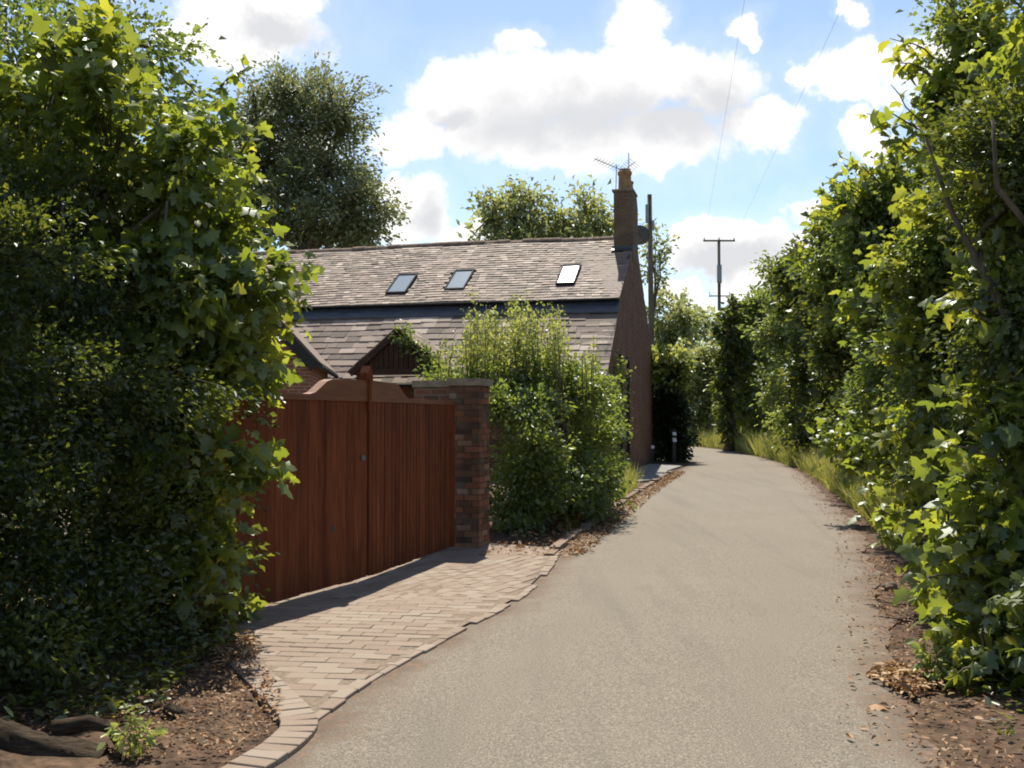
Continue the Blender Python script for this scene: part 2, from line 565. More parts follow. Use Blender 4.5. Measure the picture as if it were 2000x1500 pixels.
class MB:
    def __init__(self):
        self.v, self.f, self.r = [], [], []

    def face(self, pts, r=None):
        i = len(self.v)
        self.v.extend([tuple(p) for p in pts])
        self.f.append(tuple(range(i, i + len(pts))))
        self.r.append(random.random() if r is None else r)

    def faces(self, vs_, fs, r=None):
        i = len(self.v)
        r = random.random() if r is None else r
        self.v.extend([tuple(p) for p in vs_])
        for f in fs:
            self.f.append(tuple(i + j for j in f))
            self.r.append(r)

    def obox(self, o, a, b, c, r=None):
        """box from corner o along vectors a, b, c (right-handed)"""
        o, a, b, c = map(Vector, (o, a, b, c))
        p = [o, o + a, o + a + b, o + b, o + c, o + a + c, o + a + b + c, o + b + c]
        self.faces(p, [(0, 3, 2, 1), (4, 5, 6, 7), (0, 1, 5, 4), (1, 2, 6, 5), (2, 3, 7, 6), (3, 0, 4, 7)], r)

    def box(self, c, s, r=None):
        c, s = Vector(c), Vector(s)
        self.obox(c - s / 2, (s.x, 0, 0), (0, s.y, 0), (0, 0, s.z), r)

    def prism(self, pts, ext, r=None):
        """polygon (counter-clockwise seen against ext) extruded by ext"""
        pts = [Vector(p) for p in pts]
        ext = Vector(ext)
        n = len(pts)
        vs_ = pts + [p + ext for p in pts]
        fs = [tuple(reversed(range(n))), tuple(range(n, 2 * n))]
        for i in range(n):
            j = (i + 1) % n
            fs.append((i, j, n + j, n + i))
        self.faces(vs_, fs, r)

    def tube(self, pts, radii, seg=6, cap=True, r=None):
        pts = [Vector(p) for p in pts]
        if isinstance(radii, (int, float)):
            radii = [radii] * len(pts)
        rings = []
        up = Vector((0.31, 0.17, 0.93))
        for i, p in enumerate(pts):
            t = (pts[min(i + 1, len(pts) - 1)] - pts[max(i - 1, 0)])
            if t.length < 1e-9:
                t = Vector((0, 0, 1))
            t.normalize()
            a = t.cross(up)
            if a.length < 0.05:
                a = t.cross(Vector((1, 0, 0)))
            a.normalize()
            b = t.cross(a)
            rings.append([p + (a * math.cos(q) + b * math.sin(q)) * radii[i] for q in [2 * math.pi * s / seg for s in range(seg)]])
        vs_ = [q for ring in rings for q in ring]
        fs = []
        for i in range(len(pts) - 1):
            for s in range(seg):
                s2 = (s + 1) % seg
                fs.append((i * seg + s, i * seg + s2, (i + 1) * seg + s2, (i + 1) * seg + s))
        if cap:
            fs.append(tuple(reversed(range(seg))))
            fs.append(tuple(range((len(pts) - 1) * seg, len(pts) * seg)))
        self.faces(vs_, fs, r)

    def lathe(self, c, prof, seg=16, r=None):
        c = Vector(c)
        vs_, fs = [], []
        for (rad, z) in prof:
            for s in range(seg):
                q = 2 * math.pi * s / seg
                vs_.append(c + Vector((rad * math.cos(q), rad * math.sin(q), z)))
        for i in range(len(prof) - 1):
            for s in range(seg):
                s2 = (s + 1) % seg
                fs.append((i * seg + s, i * seg + s2, (i + 1) * seg + s2, (i + 1) * seg + s))
        fs.append(tuple(reversed(range(seg))))
        fs.append(tuple(range((len(prof) - 1) * seg, len(prof) * seg)))
        self.faces(vs_, fs, r)

    def build(self, name, mat, parent=None, origin=(0, 0, 0), smooth=False):
        ox, oy, oz = origin
        me = bpy.data.meshes.new(name)
        me.from_pydata([(x - ox, y - oy, z - oz) for x, y, z in self.v], [], self.f)
        at_ = me.attributes.new('rnd', 'FLOAT', 'FACE')
        at_.data.foreach_set('value', self.r)
        uvl = me.uv_layers.new(name='uv')
        uv = []
        zz = Vector((0, 0, 1))
        for p in me.polygons:
            n = p.normal
            if abs(n.z) > 0.97:
                h, s = Vector((1, 0, 0)), Vector((0, 1, 0))
            else:
                h = zz.cross(n).normalized()
                s = n.cross(h)
            for li in p.loop_indices:
                co = me.vertices[me.loops[li].vertex_index].co
                uv.extend((co.dot(h), co.dot(s)))
        uvl.data.foreach_set('uv', uv)
        if smooth:
            me.polygons.foreach_set('use_smooth', [True] * len(me.polygons))
        me.materials.append(mat)
        o = bpy.data.objects.new(name, me)
        COL.objects.link(o)
        if parent is not None:
            o.parent = parent
        else:
            o.location = origin
        return o


# leaf templates: x is the leaf axis, z its normal; origin at the petiole
def tmpl_fold():
    v = [(0, 0, 0), (0.5, 0.34, 0.09), (1, 0, -0.05), (0.5, -0.34, 0.09)]
    return np.array(v), np.array([(0, 2, 1), (0, 3, 2)])


def tmpl_maple():
    out = [(0.06, 0.16), (0.02, 0.46), (0.26, 0.34), (0.44, 0.62), (0.58, 0.26), (0.80, 0.24), (1.05, 0.0)]
    pts = [(0, 0)] + out + [(x, -y) for x, y in reversed(out[:-1])]
    v = [(0.30, 0, 0.05)] + [(x, y, -0.22 * (x - 0.3) ** 2 - 0.32 * y * y + 0.03) for x, y in pts]
    n = len(pts)
    f = [(0, 1 + i, 1 + (i + 1) % n) for i in range(n)]
    f = [(a, c, b) for a, b, c in f]
    return np.array(v), np.array(f)


def tmpl_oval():
    v = [(0, 0, 0), (0.3, 0.26, 0.06), (0.7, 0.24, 0.04), (1, 0, -0.08), (0.7, -0.24, 0.04), (0.3, -0.26, 0.06)]
    return np.array(v), np.array([(0, 3, 2), (0, 2, 1), (0, 5, 4), (0, 4, 3)])


def tmpl_blade():
    v = [(0, 0.018, 0), (0, -0.018, 0), (0.5, 0.014, 0.07), (0.5, -0.014, 0.07), (1.0, 0, -0.05)]
    return np.array(v), np.array([(0, 1, 3), (0, 3, 2), (2, 3, 4)])


TM = {'fold': tmpl_fold(), 'maple': tmpl_maple(), 'oval': tmpl_oval(), 'blade': tmpl_blade()}


def unit(a):
    return a / np.maximum(np.linalg.norm(a, axis=1, keepdims=True), 1e-9)


def leaf_object(name, pos, axis, nrm, size, rnd, shape, mat, parent=None, origin=(0, 0, 0)):
    tv, tf = TM[shape]
    N, V, F = len(pos), len(tv), len(tf)
    a = unit(axis)
    n = unit(nrm - a * np.sum(nrm * a, axis=1, keepdims=True))
    b = np.cross(n, a)
    sz = size[:, None, None]
    vr = np.random.default_rng(N)
    wd = vr.uniform(0.62, 1.05, N)[:, None, None]
    curl = vr.uniform(0.3, 3.0, N)[:, None, None]
    skew = vr.normal(0, 0.16, N)[:, None, None]
    co = pos[:, None, :] + sz * (tv[None, :, 0:1] * a[:, None, :] + (wd * tv[None, :, 1:2] + skew * tv[None, :, 0:1] ** 2) * b[:, None, :] + curl * tv[None, :, 2:3] * n[:, None, :])
    co = co.reshape(-1, 3) - np.array(origin)[None, :]
    idx = (tf[None, :, :] + (np.arange(N) * V)[:, None, None]).reshape(-1)
    me = bpy.data.meshes.new(name)
    me.vertices.add(N * V)
    me.vertices.foreach_set('co', co.astype(np.float32).ravel())
    me.loops.add(N * F * 3)
    me.loops.foreach_set('vertex_index', idx.astype(np.int32))
    me.polygons.add(N * F)
    me.polygons.foreach_set('loop_start', (np.arange(N * F) * 3).astype(np.int32))
    me.polygons.foreach_set('loop_total', np.full(N * F, 3, np.int32))
    me.update(calc_edges=True)
    at_ = me.attributes.new('rnd', 'FLOAT', 'FACE')
    at_.data.foreach_set('value', np.repeat(rnd, F).astype(np.float32))
    me.materials.append(mat)
    o = bpy.data.objects.new(name, me)
    COL.objects.link(o)
    if parent is not None:
        o.parent = parent
    else:
        o.location = origin
    return o


def sph(rng, n):
    d = rng.normal(size=(n, 3))
    return unit(d)


def foliage(lumps, ncl, per, twig, sigma, size, rng, zmin=0.05, shell=0.5, droop=0.3, sizevar=0.42, bumpy=0.16, face_up=0.55, jitter=0.8, boughs=13, spread=0.2, inner=0.16):
    """leaf clusters through the shell of a set of ellipsoids -> pos, axis, normal, size, rnd, cluster centres"""
    L = np.array([l[:6] for l in lumps], float)
    w = np.array([(l[6] if len(l) > 6 else 1.0) for l in lumps])
    area = (L[:, 3] * L[:, 4] + L[:, 4] * L[:, 5] + L[:, 3] * L[:, 5]) * w
    cnt = np.maximum(3, (ncl * area / area.sum()).astype(int))
    C, O, W = [], [], []
    for i, c in enumerate(cnt):
        nb = max(4, int(boughs * w[i] ** 0.5))
        d = sph(rng, nb)
        rad = shell + (1 - shell) * rng.random(nb) ** 0.5
        rad = rad * (1 + bumpy * rng.normal(size=nb)).clip(0.6, 1.35)
        bc = L[i, :3] + d * L[i, 3:6] * rad[:, None]
        share = rng.random(nb) + 0.35
        k_ = rng.choice(nb, size=c, p=share / share.sum())
        q = bc[k_] + rng.normal(size=(c, 3)) * L[i, 3:6] * spread * np.array([1.1, 1.1, 0.5])
        di = sph(rng, c)
        fill = rng.random(c) < inner
        q[fill] = L[i, :3] + (di * L[i, 3:6] * (0.75 * rng.random(c) ** 0.5)[:, None])[fill]
        C.append(q)
        O.append(unit((q - L[i, :3]) / L[i, 3:6] ** 2 * L[i, 3:6].mean() + 0.15 * di))
    C, O = np.concatenate(C), np.concatenate(O)
    keep = C[:, 2] > zmin
    C, O = C[keep], O[keep]
    n = len(C)
    tw = unit(O + 0.7 * sph(rng, n) + np.array([0, 0, 0.35]))
    k_ = np.repeat(np.arange(n), per)
    N = n * per
    t = rng.random(N) - 0.5
    pos = C[k_] + tw[k_] * (t * twig)[:, None] + rng.normal(size=(N, 3)) * sigma
    pos[:, 2] = np.maximum(pos[:, 2], zmin)
    axis = unit(0.7 * O[k_] + 0.7 * sph(rng, N) + 0.4 * tw[k_] - np.array([0, 0, droop]))
    nrm = unit(0.35 * O[k_] + np.array([0, 0, face_up]) + jitter * sph(rng, N))
    sz = size * (1 + sizevar * rng.normal(size=N)).clip(0.45, 1.7)
    crn = rng.random(n)
    rnd = (0.55 * crn[k_] + 0.45 * rng.random(N)).clip(0, 1)
    return [pos, axis, nrm, sz, rnd], C


def limb(p0, p1, rng, n=5, wob=0.12):
    p0, p1 = Vector(p0), Vector(p1)
    L = (p1 - p0).length
    pts = []
    for i in range(n + 1):
        t = i / n
        p = p0.lerp(p1, t)
        if 0 < i < n:
            p += Vector(rng.normal(size=3)) * wob * L * 0.35
        p.z += math.sin(t * math.pi) * 0.06 * L
        pts.append(p)
    return pts


def plant(name, label, cat, base, lumps, ncl, per, shape, mat, size, seed, twig=0.35, sigma=0.06, trunk_r=0.07, group=None,
          ntwig=120, bark='bark', stems=1, sprigs=(), shoots=None, parts=('crown', 'trunk'), extra=None, **kw):
    rng = np.random.default_rng(seed)
    random.seed(seed)
    base = Vector(base)
    t = thing(name, base, label, cat, group)
    data, C = foliage(lumps, ncl, per, twig, sigma, size, rng, **kw)
    mb = MB()
    for (p0, p1, k_, s_) in sprigs:          # long sprays with leaves along them
        p0, p1 = Vector(p0), Vector(p1)
        pts = limb(p0, p1, rng, 6, 0.08)
        mb.tube(pts, [0.012 * (1 - 0.12 * i) for i in range(7)], 5)
        q = rng.random(k_)
        P = np.array([list(p0.lerp(p1, float(x))) for x in q]) + rng.normal(size=(k_, 3)) * 0.04
        d = np.array(list((p1 - p0).normalized()))
        ax = unit(0.5 * d[None, :] + 0.8 * sph(rng, k_) - np.array([0, 0, 0.45]))
        nm = unit(np.array([0, 0, 0.7]) + 0.6 * sph(rng, k_))
        ss = s_ * (1 + 0.25 * rng.normal(size=k_)).clip(0.5, 1.5)
        for i, a in enumerate((P, ax, nm, ss, 0.35 + 0.65 * rng.random(k_))):
            data[i] = np.concatenate([data[i], a])
    crown = leaf_object(parts[0], *data, shape, mat, t, base)
    if shoots is not None:                   # upright young shoots on top
        spots, smat, ssz, pern = shoots
        P, A, Nn, S, Q = [], [], [], [], []
        for (x, y, z, h) in spots:
            lean = rng.normal(size=2) * 0.12
            top = Vector((x + lean[0] * h, y + lean[1] * h, z + h))
            mb.tube([(x, y, z - 0.5), (x, y, z), top], [0.01, 0.007, 0.003], 4)
            kk = int(pern * h)
            q = rng.random(kk) ** 0.85
            P.append(np.stack([x + lean[0] * h * q, y + lean[1] * h * q, z + h * q], 1) + rng.normal(size=(kk, 3)) * 0.05)
            A.append(unit(sph(rng, kk) + np.array([0, 0, 0.5])))
            Nn.append(unit(sph(rng, kk) + np.array([0, 0, 0.5])))
            S.append(ssz * (1 + 0.3 * rng.normal(size=kk)).clip(0.5, 1.6))
            Q.append(rng.random(kk))
        leaf_object('young_shoots', *[np.concatenate(a) for a in (P, A, Nn, S, Q)], 'fold', smat, t, base)
    if extra is not None:                    # a second kind of leaf in the same crown
        nm_, lm2, ncl2, per2, shape2, mat2, size2, kw2 = extra
        d2, _ = foliage(lm2, ncl2, per2, kw2.pop('twig', 0.3), kw2.pop('sigma', 0.05), size2, rng, **kw2)
        leaf_object(nm_, *d2, shape2, mat2, t, base)
    cen = [Vector(l[:3]) for l in lumps]
    for s in range(stems):
        off = Vector((rng.normal() * 0.15, rng.normal() * 0.15, 0)) if stems > 1 else Vector((0, 0, 0))
        zt = base.z + 0.82 * (max(c.z for c in cen) - base.z)
        mid = sum(cen, Vector()) / len(cen)
        top = Vector((mid.x + off.x * 2, mid.y + off.y * 2, zt))
        b0 = base + off - Vector((0, 0, 0.1))
        pts = limb(b0, top, rng, 7, 0.06)
        mb.tube(pts, [trunk_r * (1.25 if i == 0 else 1 - 0.115 * i) for i in range(8)], 8)
        for j, c in enumerate(cen):
            if stems > 1 and j % stems != s:
                continue
            i0 = min(6, max(1, int(7 * 0.7 * max(0.1, (c.z - base.z)) / max(0.3, zt - base.z))))
            mb.tube(limb(pts[i0], c, rng, 4, 0.1), [trunk_r * 0.55 * (1 - 0.16 * i) for i in range(5)], 6)
    idx = rng.permutation(len(C))[:ntwig]
    for i in idx:
        p = Vector(C[i])
        c = min(cen, key=lambda q: (q - p).length)
        mb.tube(limb(c.lerp(p, 0.15), p, rng, 3, 0.12), [trunk_r * 0.2, trunk_r * 0.15, trunk_r * 0.1, trunk_r * 0.05], 4, cap=False)
    mb.build(parts[1], M[bark], t, base, smooth=True)
    return t


# ------------------------------------------------------------------ ground, lane, verges, drive
def catmull(pts, n):
    P = [Vector(p) for p in pts]
    P = [P[0] * 2 - P[1]] + P + [P[-1] * 2 - P[-2]]
    out = []
    m = len(P) - 3
    for i in range(m):
        for j in range(n):
            t = j / n
            a, b, c, d = P[i:i + 4]
            out.append(0.5 * ((2 * b) + (c - a) * t + (2 * a - 5 * b + 4 * c - d) * t * t + (3 * b - a - 3 * c + d) * t ** 3))
    out.append(P[-2])
    return out


LEFT = [(-1.7, -8, 0), (-1.5, 0, 0), (-1.25, 3.8, 0), (-1.12, 4.9, 0), (-1.08, 5.5, 0), (-0.90, 6.4, 0), (-0.62, 7.3, 0), (-0.30, 8.3, 0),
        (0.06, 9.4, 0), (0.36, 10.9, 0), (0.62, 12.8, 0), (1.13, 15.1, 0), (2.4, 20.9, 0), (4.5, 29.2, 0), (6.5, 37.5, 0), (7.5, 46, 0),
        (7.4, 52, 0), (6.2, 57, 0), (3.2, 62, 0), (-2.0, 67, 0)]
RIGHT = [(1.5, -8, 0), (1.6, 0, 0), (1.80, 3.8, 0), (1.98, 4.9, 0), (2.08, 5.5, 0), (2.38, 6.4, 0), (2.62, 7.3, 0), (2.98, 8.3, 0),
         (3.30, 9.4, 0), (3.80, 10.9, 0), (4.35, 12.8, 0), (5.05, 15.1, 0), (6.4, 20.9, 0), (8.25, 29.2, 0), (9.75, 37.5, 0), (10.6, 46, 0),
         (10.9, 53, 0), (10.2, 60, 0), (7.0, 66, 0), (1.5, 71, 0)]
LE, RE = catmull(LEFT, 6), catmull(RIGHT, 6)


def wob(s, k_=0.0):
    return 0.5 * math.sin(s * 2.3 + k_) + 0.3 * math.sin(s * 5.1 + 1.3 * k_) + 0.2 * math.sin(s * 9.7 + 2.1 * k_)


def strip(name, A, B, cross, zfun, mat, edge=False, kind='structure'):
    me = bpy.data.meshes.new(name)
    vs_, fs, ed = [], [], []
    n = len(A)
    for i in range(n):
        for j in range(cross + 1):
            t = j / cross
            p = A[i].lerp(B[i], t)
            vs_.append((p.x, p.y, zfun(p.x, p.y, t)))
            w = (B[i] - A[i]).length
            ed.append(max(0.0, 1 - min(t, 1 - t) * w / 0.95))
    for i in range(n - 1):
        for j in range(cross):
            a = i * (cross + 1) + j
            fs.append((a, a + 1, a + cross + 2, a + cross + 1))
    me.from_pydata(vs_, [], fs)
    if edge:
        at_ = me.attributes.new('edge', 'FLOAT', 'POINT')
        at_.data.foreach_set('value', ed)
    me.polygons.foreach_set('use_smooth', [True] * len(me.polygons))
    me.materials.append(mat)
    o = bpy.data.objects.new(name, me)
    COL.objects.link(o)
    o['kind'] = kind
    return o


def lanez(x, y, t):
    return 0.02 + 0.02 * (1 - (2 * t - 1) ** 2)


def densify(P, step=0.16, far=1.0):
    out = []
    for a, b in zip(P[:-1], P[1:]):
        L = (b - a).length
        k_ = max(1, int(L / (step if a.y < 18 else far)))
        out += [a.lerp(b, i / k_) for i in range(k_)]
    return out + [P[-1]]


def resample(P, n):
    d = [0]
    for a, b in zip(P[:-1], P[1:]):
        d.append(d[-1] + (b - a).length)
    out, j = [], 0
    for i in range(n):
        s = d[-1] * i / (n - 1)
        while j < len(d) - 2 and d[j + 1] < s:
            j += 1
        out.append(P[j].lerp(P[j + 1], min(1, max(0, (s - d[j]) / max(1e-9, d[j + 1] - d[j])))))
    return out


# paired samples for the lane
k_sub = []
for i in range(len(LE)):
    k_sub.append((LE[i], RE[i]))
A_, B_ = [], []
for (a, b), (c, d) in zip(k_sub[:-1], k_sub[1:]):
    q = max(1, int((c - a).length / 0.25)) if a.y < 30 else 1
    for j in range(q):
        A_.append(a.lerp(c, j / q))
        B_.append(b.lerp(d, j / q))
A_.append(LE[-1])
B_.append(RE[-1])
A2, B2 = [], []
for a, b in zip(A_, B_):
    s = a.y
    A2.append(a + Vector((-0.03 + 0.03 * wob(s, 0.4), 0, 0)))
    B2.append(b + Vector((0.05 + 0.06 * wob(s, 2.0) + 0.05 * wob(s * 4.3, 0.7), 0, 0)))
strip('lane', A2, B2, 14, lanez, M['tarmac'], True)

# meadow ground to the horizon
g = MB()
NG = 48
for ring, (r0, r1) in enumerate([(0, 30), (30, 90), (90, 260), (260, 900)]):
    for s in range(NG):
        a0, a1 = 2 * math.pi * s / NG, 2 * math.pi * (s + 1) / NG
        c = Vector((0, 20, -0.06))
        p = [c + Vector((r * math.cos(a), r * math.sin(a), 0)) for r, a in ((r0, a0), (r1, a0), (r1, a1), (r0, a1))]
        if r0 == 0:
            p = p[1:3] + [c]
        g.face(p)
go = g.build('ground', M['meadow'])
go['kind'] = 'structure'


def bank(x, y, t, h=0.22):
    return 0.006 + h * max(0.0, t - 0.12) ** 1.3 + 0.02 * math.sin(x * 5.1 + y * 3.3) * t + 0.015 * math.sin(x * 13 - y * 9.7) * t


DRIVE = [gp(500, 1325), gp(560, 1388), gp(598, 1418), gp(720, 1334), gp(830, 1272), gp(925, 1220), gp(1012, 1172), gp(1064, 1122),
         gp(1092, 1076), gp(960, 1066), gp(880, 1070), gp(715, 1128), gp(510, 1185), gp(430, 1215), gp(405, 1270)]


def inside(x, y, poly):
    c = False
    n = len(poly)
    for i in range(n):
        a, b = poly[i], poly[(i + 1) % n]
        if (a.y > y) != (b.y > y) and x < (b.x - a.x) * (y - a.y) / (b.y - a.y) + a.x:
            c = not c
    return c


# right-hand verge of bare soil rising to the hedge foot
RV = [b + Vector((-0.25, 0, 0)) for b in B_]
RV2 = [b + Vector((2.6 + 0.01 * b.y, -0.3, 0)) for b in B_]
strip('right_verge', RV, RV2, 12, lambda x, y, t: bank(x, y, t, 0.26), M['soil'])
# left-hand soil: in front of the drive, and along the shrub beyond it
LVa = [a for a in A_ if a.y < 8.2]
strip('left_verge', [a + Vector((-3.6, 0.6, 0)) for a in LVa], [a + Vector((0.2, 0, 0)) for a in LVa], 14,
      lambda x, y, t: (-0.02 if inside(x, y, DRIVE) or (x > -1.4 and y > 5.6) else (bank(x, y, 1 - t, 0.34) if x < -1.4 else 0.0)), M['soil'])
LVb = [a for a in A_ if 12.0 < a.y < 40]
strip('shrub_verge', [a + Vector((-3.0, 0.5, 0)) for a in LVb], [a + Vector((0.15, 0, 0)) for a in LVb], 10,
      lambda x, y, t: bank(x, y, 1 - t, 0.12), M['soil'])

# block-paved drive
sb = MB()
cx_ = sum(p.x for p in DRIVE) / len(DRIVE)
cy_ = sum(p.y for p in DRIVE) / len(DRIVE)
base_poly = [Vector((cx_ + (p.x - cx_) * 1.0, cy_ + (p.y - cy_) * 1.0, 0.0375)) for p in DRIVE]
# a wider bed under the gate and behind it (fan of triangles over the drive plus a yard strip)
for i in range(len(base_poly)):
    a, b = base_poly[i], base_poly[(i + 1) % len(base_poly)]
    sb.face([Vector((cx_, cy_, 0.0375)), a, b])
sb_o = sb.build('drive_bed', M['sand'])
sb_o['kind'] = 'structure'
random.seed(11)
pv = MB()


def paver(c, ux, uy, lx, ly, z):
    g_ = 0.0025
    hx, hy = lx / 2 - g_, ly / 2 - g_
    tz = [z + random.gauss(0, 0.0016) for _ in range(4)]
    b = 0.004
    top, mid = [], []
    for (sx, sy), dz in zip(((-1, -1), (1, -1), (1, 1), (-1, 1)), tz):
        p = c + ux * (sx * (hx - b)) + uy * (sy * (hy - b))
        q = c + ux * (sx * hx) + uy * (sy * hy)
        top.append(Vector((p.x, p.y, dz)))
        mid.append(Vector((q.x, q.y, dz - b)))
    low = [Vector((q.x, q.y, -0.02)) for q in mid]
    pv.faces(top + mid + low, [(0, 1, 2, 3)] + [(4 + i, 4 + (i + 1) % 4, (i + 1) % 4, i) for i in range(4)]
             + [(8 + i, 8 + (i + 1) % 4, 4 + (i + 1) % 4, 4 + i) for i in range(4)])


def drive_z(p):
    return 0.0425 + 0.003 * math.sin(p.x * 2.1 + p.y * 1.3) + 0.002 * math.sin(p.x * 5 - p.y * 3)


SPLIT = gp(760, 1165), gp(1060, 1160)
ang1 = R(-9)
for zone, ang in ((0, R(-8)), (1, R(64))):
    ux = Vector((math.cos(ang), math.sin(ang), 0))
    uy = Vector((-math.sin(ang), math.cos(ang), 0))
    o0 = Vector((-0.8, 9, 0))
    for i in range(-60, 60):
        for j in range(-60, 60):
            c = o0 + ux * (0.262 * i + (0.131 if j % 2 else 0)) + uy * (0.135 * j)
            far = c.y > 9.35 + 0.1 * (c.x)
            if far != bool(zone):
                continue
            if all(inside((c + ux * a + uy * b).x, (c + ux * a + uy * b).y, DRIVE) for a in (-0.09, 0.09) for b in (-0.04, 0.04)):
                paver(c, ux, uy, 0.262, 0.135, drive_z(c))
# soldier course round the near corner, curving back along the lane
BORDER = catmull([gp(470, 1300), gp(505, 1335), gp(556, 1385), gp(585, 1425), gp(560, 1462), gp(505, 1500), gp(400, 1560)], 12)
BORDER = resample(BORDER, 26)
for a, b in zip(BORDER[:-1], BORDER[1:]):
    d = (b - a).normalized()
    paver((a + b) / 2, d, Vector((-d.y, d.x, 0)), (b - a).length, 0.20, 0.050 + random.gauss(0, 0.003))
EDGE = resample(densify(catmull([gp(600, 1420), gp(720, 1336), gp(830, 1274), gp(925, 1222), gp(1010, 1174), gp(1062, 1124), gp(1092, 1078)], 8)), 36)
for a, b in zip(EDGE[:-1], EDGE[1:]):
    d = (b - a).normalized()
    if random.random() < 0.9:
        paver((a + b) / 2 + Vector((d.y, -d.x, 0)) * random.gauss(0, 0.006), d, Vector((-d.y, d.x, 0)), (b - a).length, 0.10, 0.040 + random.gauss(0, 0.0025))
po = pv.build('paved_drive', M['paver'])
po['kind'] = 'structure'

# yard behind the gate
yd = MB()
yd.face([(-9, 9, -0.03), (-2.6, 7.6, -0.03), (-1.45, 10.15, -0.03), (-0.7, 12.8, -0.03), (0.2, 14, -0.03), (2.3, 26.9, -0.03), (-9, 29.8, -0.03)])
yo = yd.build('yard', M['sand'])
yo['kind'] = 'structure'

# low kerb on the left of the lane beyond the drive
random.seed(5)
kb = MB()
KL = resample(densify(catmull([gp(1075, 1092), gp(1120, 1052), gp(1180, 1012), gp(1240, 968), gp(1312, 924)], 8)), 46)
for a, b in zip(KL[:-1], KL[1:]):
    d = (b - a).normalized()
    n_ = Vector((-d.y, d.x, 0))
    L = (b - a).length - 0.012
    h = 0.075 + random.gauss(0, 0.010)
    kb.obox(a + d * 0.006 - n_ * (0.05 + random.gauss(0, 0.008)) - Vector((0, 0, 0.05)), d * L, n_ * 0.12, (0, 0, 0.05 + h))
ko = kb.build('kerb', M['kerb'])
ko['kind'] = 'structure'
ap = MB()
ap.prism([gp(1212, 948) + Vector((0, 0, -0.03)), gp(1285, 940) + Vector((0, 0, -0.03)), gp(1305, 922) + Vector((0, 0, -0.03)), gp(1332, 913) + Vector((0, 0, -0.03)),
          gp(1268, 909) + Vector((0, 0, -0.03)), gp(1230, 924) + Vector((0, 0, -0.03))], (0, 0, 0.09))
ao = ap.build('pavement', M['concrete'])
ao['kind'] = 'structure'

# ------------------------------------------------------------------ the cottage (local x to the right along the ridge, y away, gable at x = 0)
random.seed(21)
H_ROT = R(-14)
house = thing('brick_cottage', (2.57, 27.5, 0), 'long brick cottage with brown slate roof, three skylights and a chimney on its gable', 'house', rotz=H_ROT)
LEN = 17.0
W_D = 11.0
EV, RIDGE_Y, RIDGE_Z, UP_Y, UP_Z = 2.88, 6.2, 7.62, 2.45, 5.22
LOW_Z = 5.06


def wall_poly(x):
    return [(x, 0, -0.1), (x, W_D, -0.1), (x, W_D, 4.0), (x, RIDGE_Y, RIDGE_Z - 0.06), (x, UP_Y, UP_Z - 0.06), (x, UP_Y, LOW_Z - 0.08), (x, 0.0, EV - 0.08)]


w = MB()
# gable slabs and long walls
gp0 = [Vector(p) for p in wall_poly(0)]
w.prism(gp0, (-0.3, 0, 0))
w.v = w.v
gpl = [Vector(p) for p in wall_poly(-LEN + 0.3)]
w.prism(gpl, (-0.3, 0, 0))
w.obox((-LEN + 0.3, 0.002, -0.1), (LEN - 0.6, 0, 0), (0, 0.3, 0), (0, 0, EV + 0.0))
w.obox((-LEN + 0.3, W_D - 0.302, -0.1), (LEN - 0.6, 0, 0), (0, 0.3, 0), (0, 0, 4.0))
w.build('wall', M['brick'], house)


def slate_roof(p_eave0, along, up, n_out, length, slope, course, width, name, parent, over=0.0, skip=None):
    """courses of individual slates on a plane; along, up, n_out are unit vectors; origin at the eave"""
    along, up, n_out = Vector(along), Vector(up), Vector(n_out)
    o = Vector(p_eave0)
    mb = MB()
    mb.obox(o - n_out * 0.05, along * length, up * slope, n_out * 0.045, 0.3)
    rows = int(slope / course)
    course = slope / rows
    for j in range(rows):
        x = -random.random() * width if j % 2 else -width / 2 - random.random() * width * 0.5
        sag = 0.012 * math.sin(j * 1.7)
        while x < length:
            wd = width * random.uniform(0.82, 1.2)
            a, b = max(x, 0), min(x + wd - 0.006, length)
            x += wd
            if b - a < 0.03:
                continue
            s0 = j * course + random.gauss(0, 0.006) - (0.05 if random.random() < 0.012 else 0)
            s1 = min(slope, (j + 1) * course + 0.03)
            if skip and skip((a + b) / 2, (s0 + s1) / 2):
                continue
            t0 = 0.026 + random.gauss(0, 0.004)
            lean = random.gauss(0, 0.003)
            dp = Vector((0, 0, 0.025 * math.sin(0.55 * (a + 3)) + 0.012 * math.sin(1.7 * a + j * 0.2)))
            p = [o + along * a + up * s0 + n_out * (t0 + lean) + dp, o + along * b + up * s0 + n_out * (t0 - lean) + dp,
                 o + along * b + up * s1 + n_out * 0.006 + dp, o + along * a + up * s1 + n_out * 0.006 + dp]
            q = [o + along * a + up * s0 + n_out * (-0.004) + dp, o + along * b + up * s0 + n_out * (-0.004) + dp]
            r = random.random()
            mb.faces(p + q, [(0, 1, 2, 3), (4, 5, 1, 0), (5, 2, 1), (4, 0, 3)], r)
    return mb.build(name, M['slate'], parent)


upv = Vector((0, RIDGE_Y - (UP_Y - 0.14), RIDGE_Z - (UP_Z - 0.06)))
S_UP = upv.length
upn = upv.normalized()
nn_up = Vector((1, 0, 0)).cross(upn)
SKY = []


def up_plane(x, s, h=0.0):
    return Vector((x, UP_Y - 0.14, UP_Z - 0.06)) + upn * s + nn_up * h


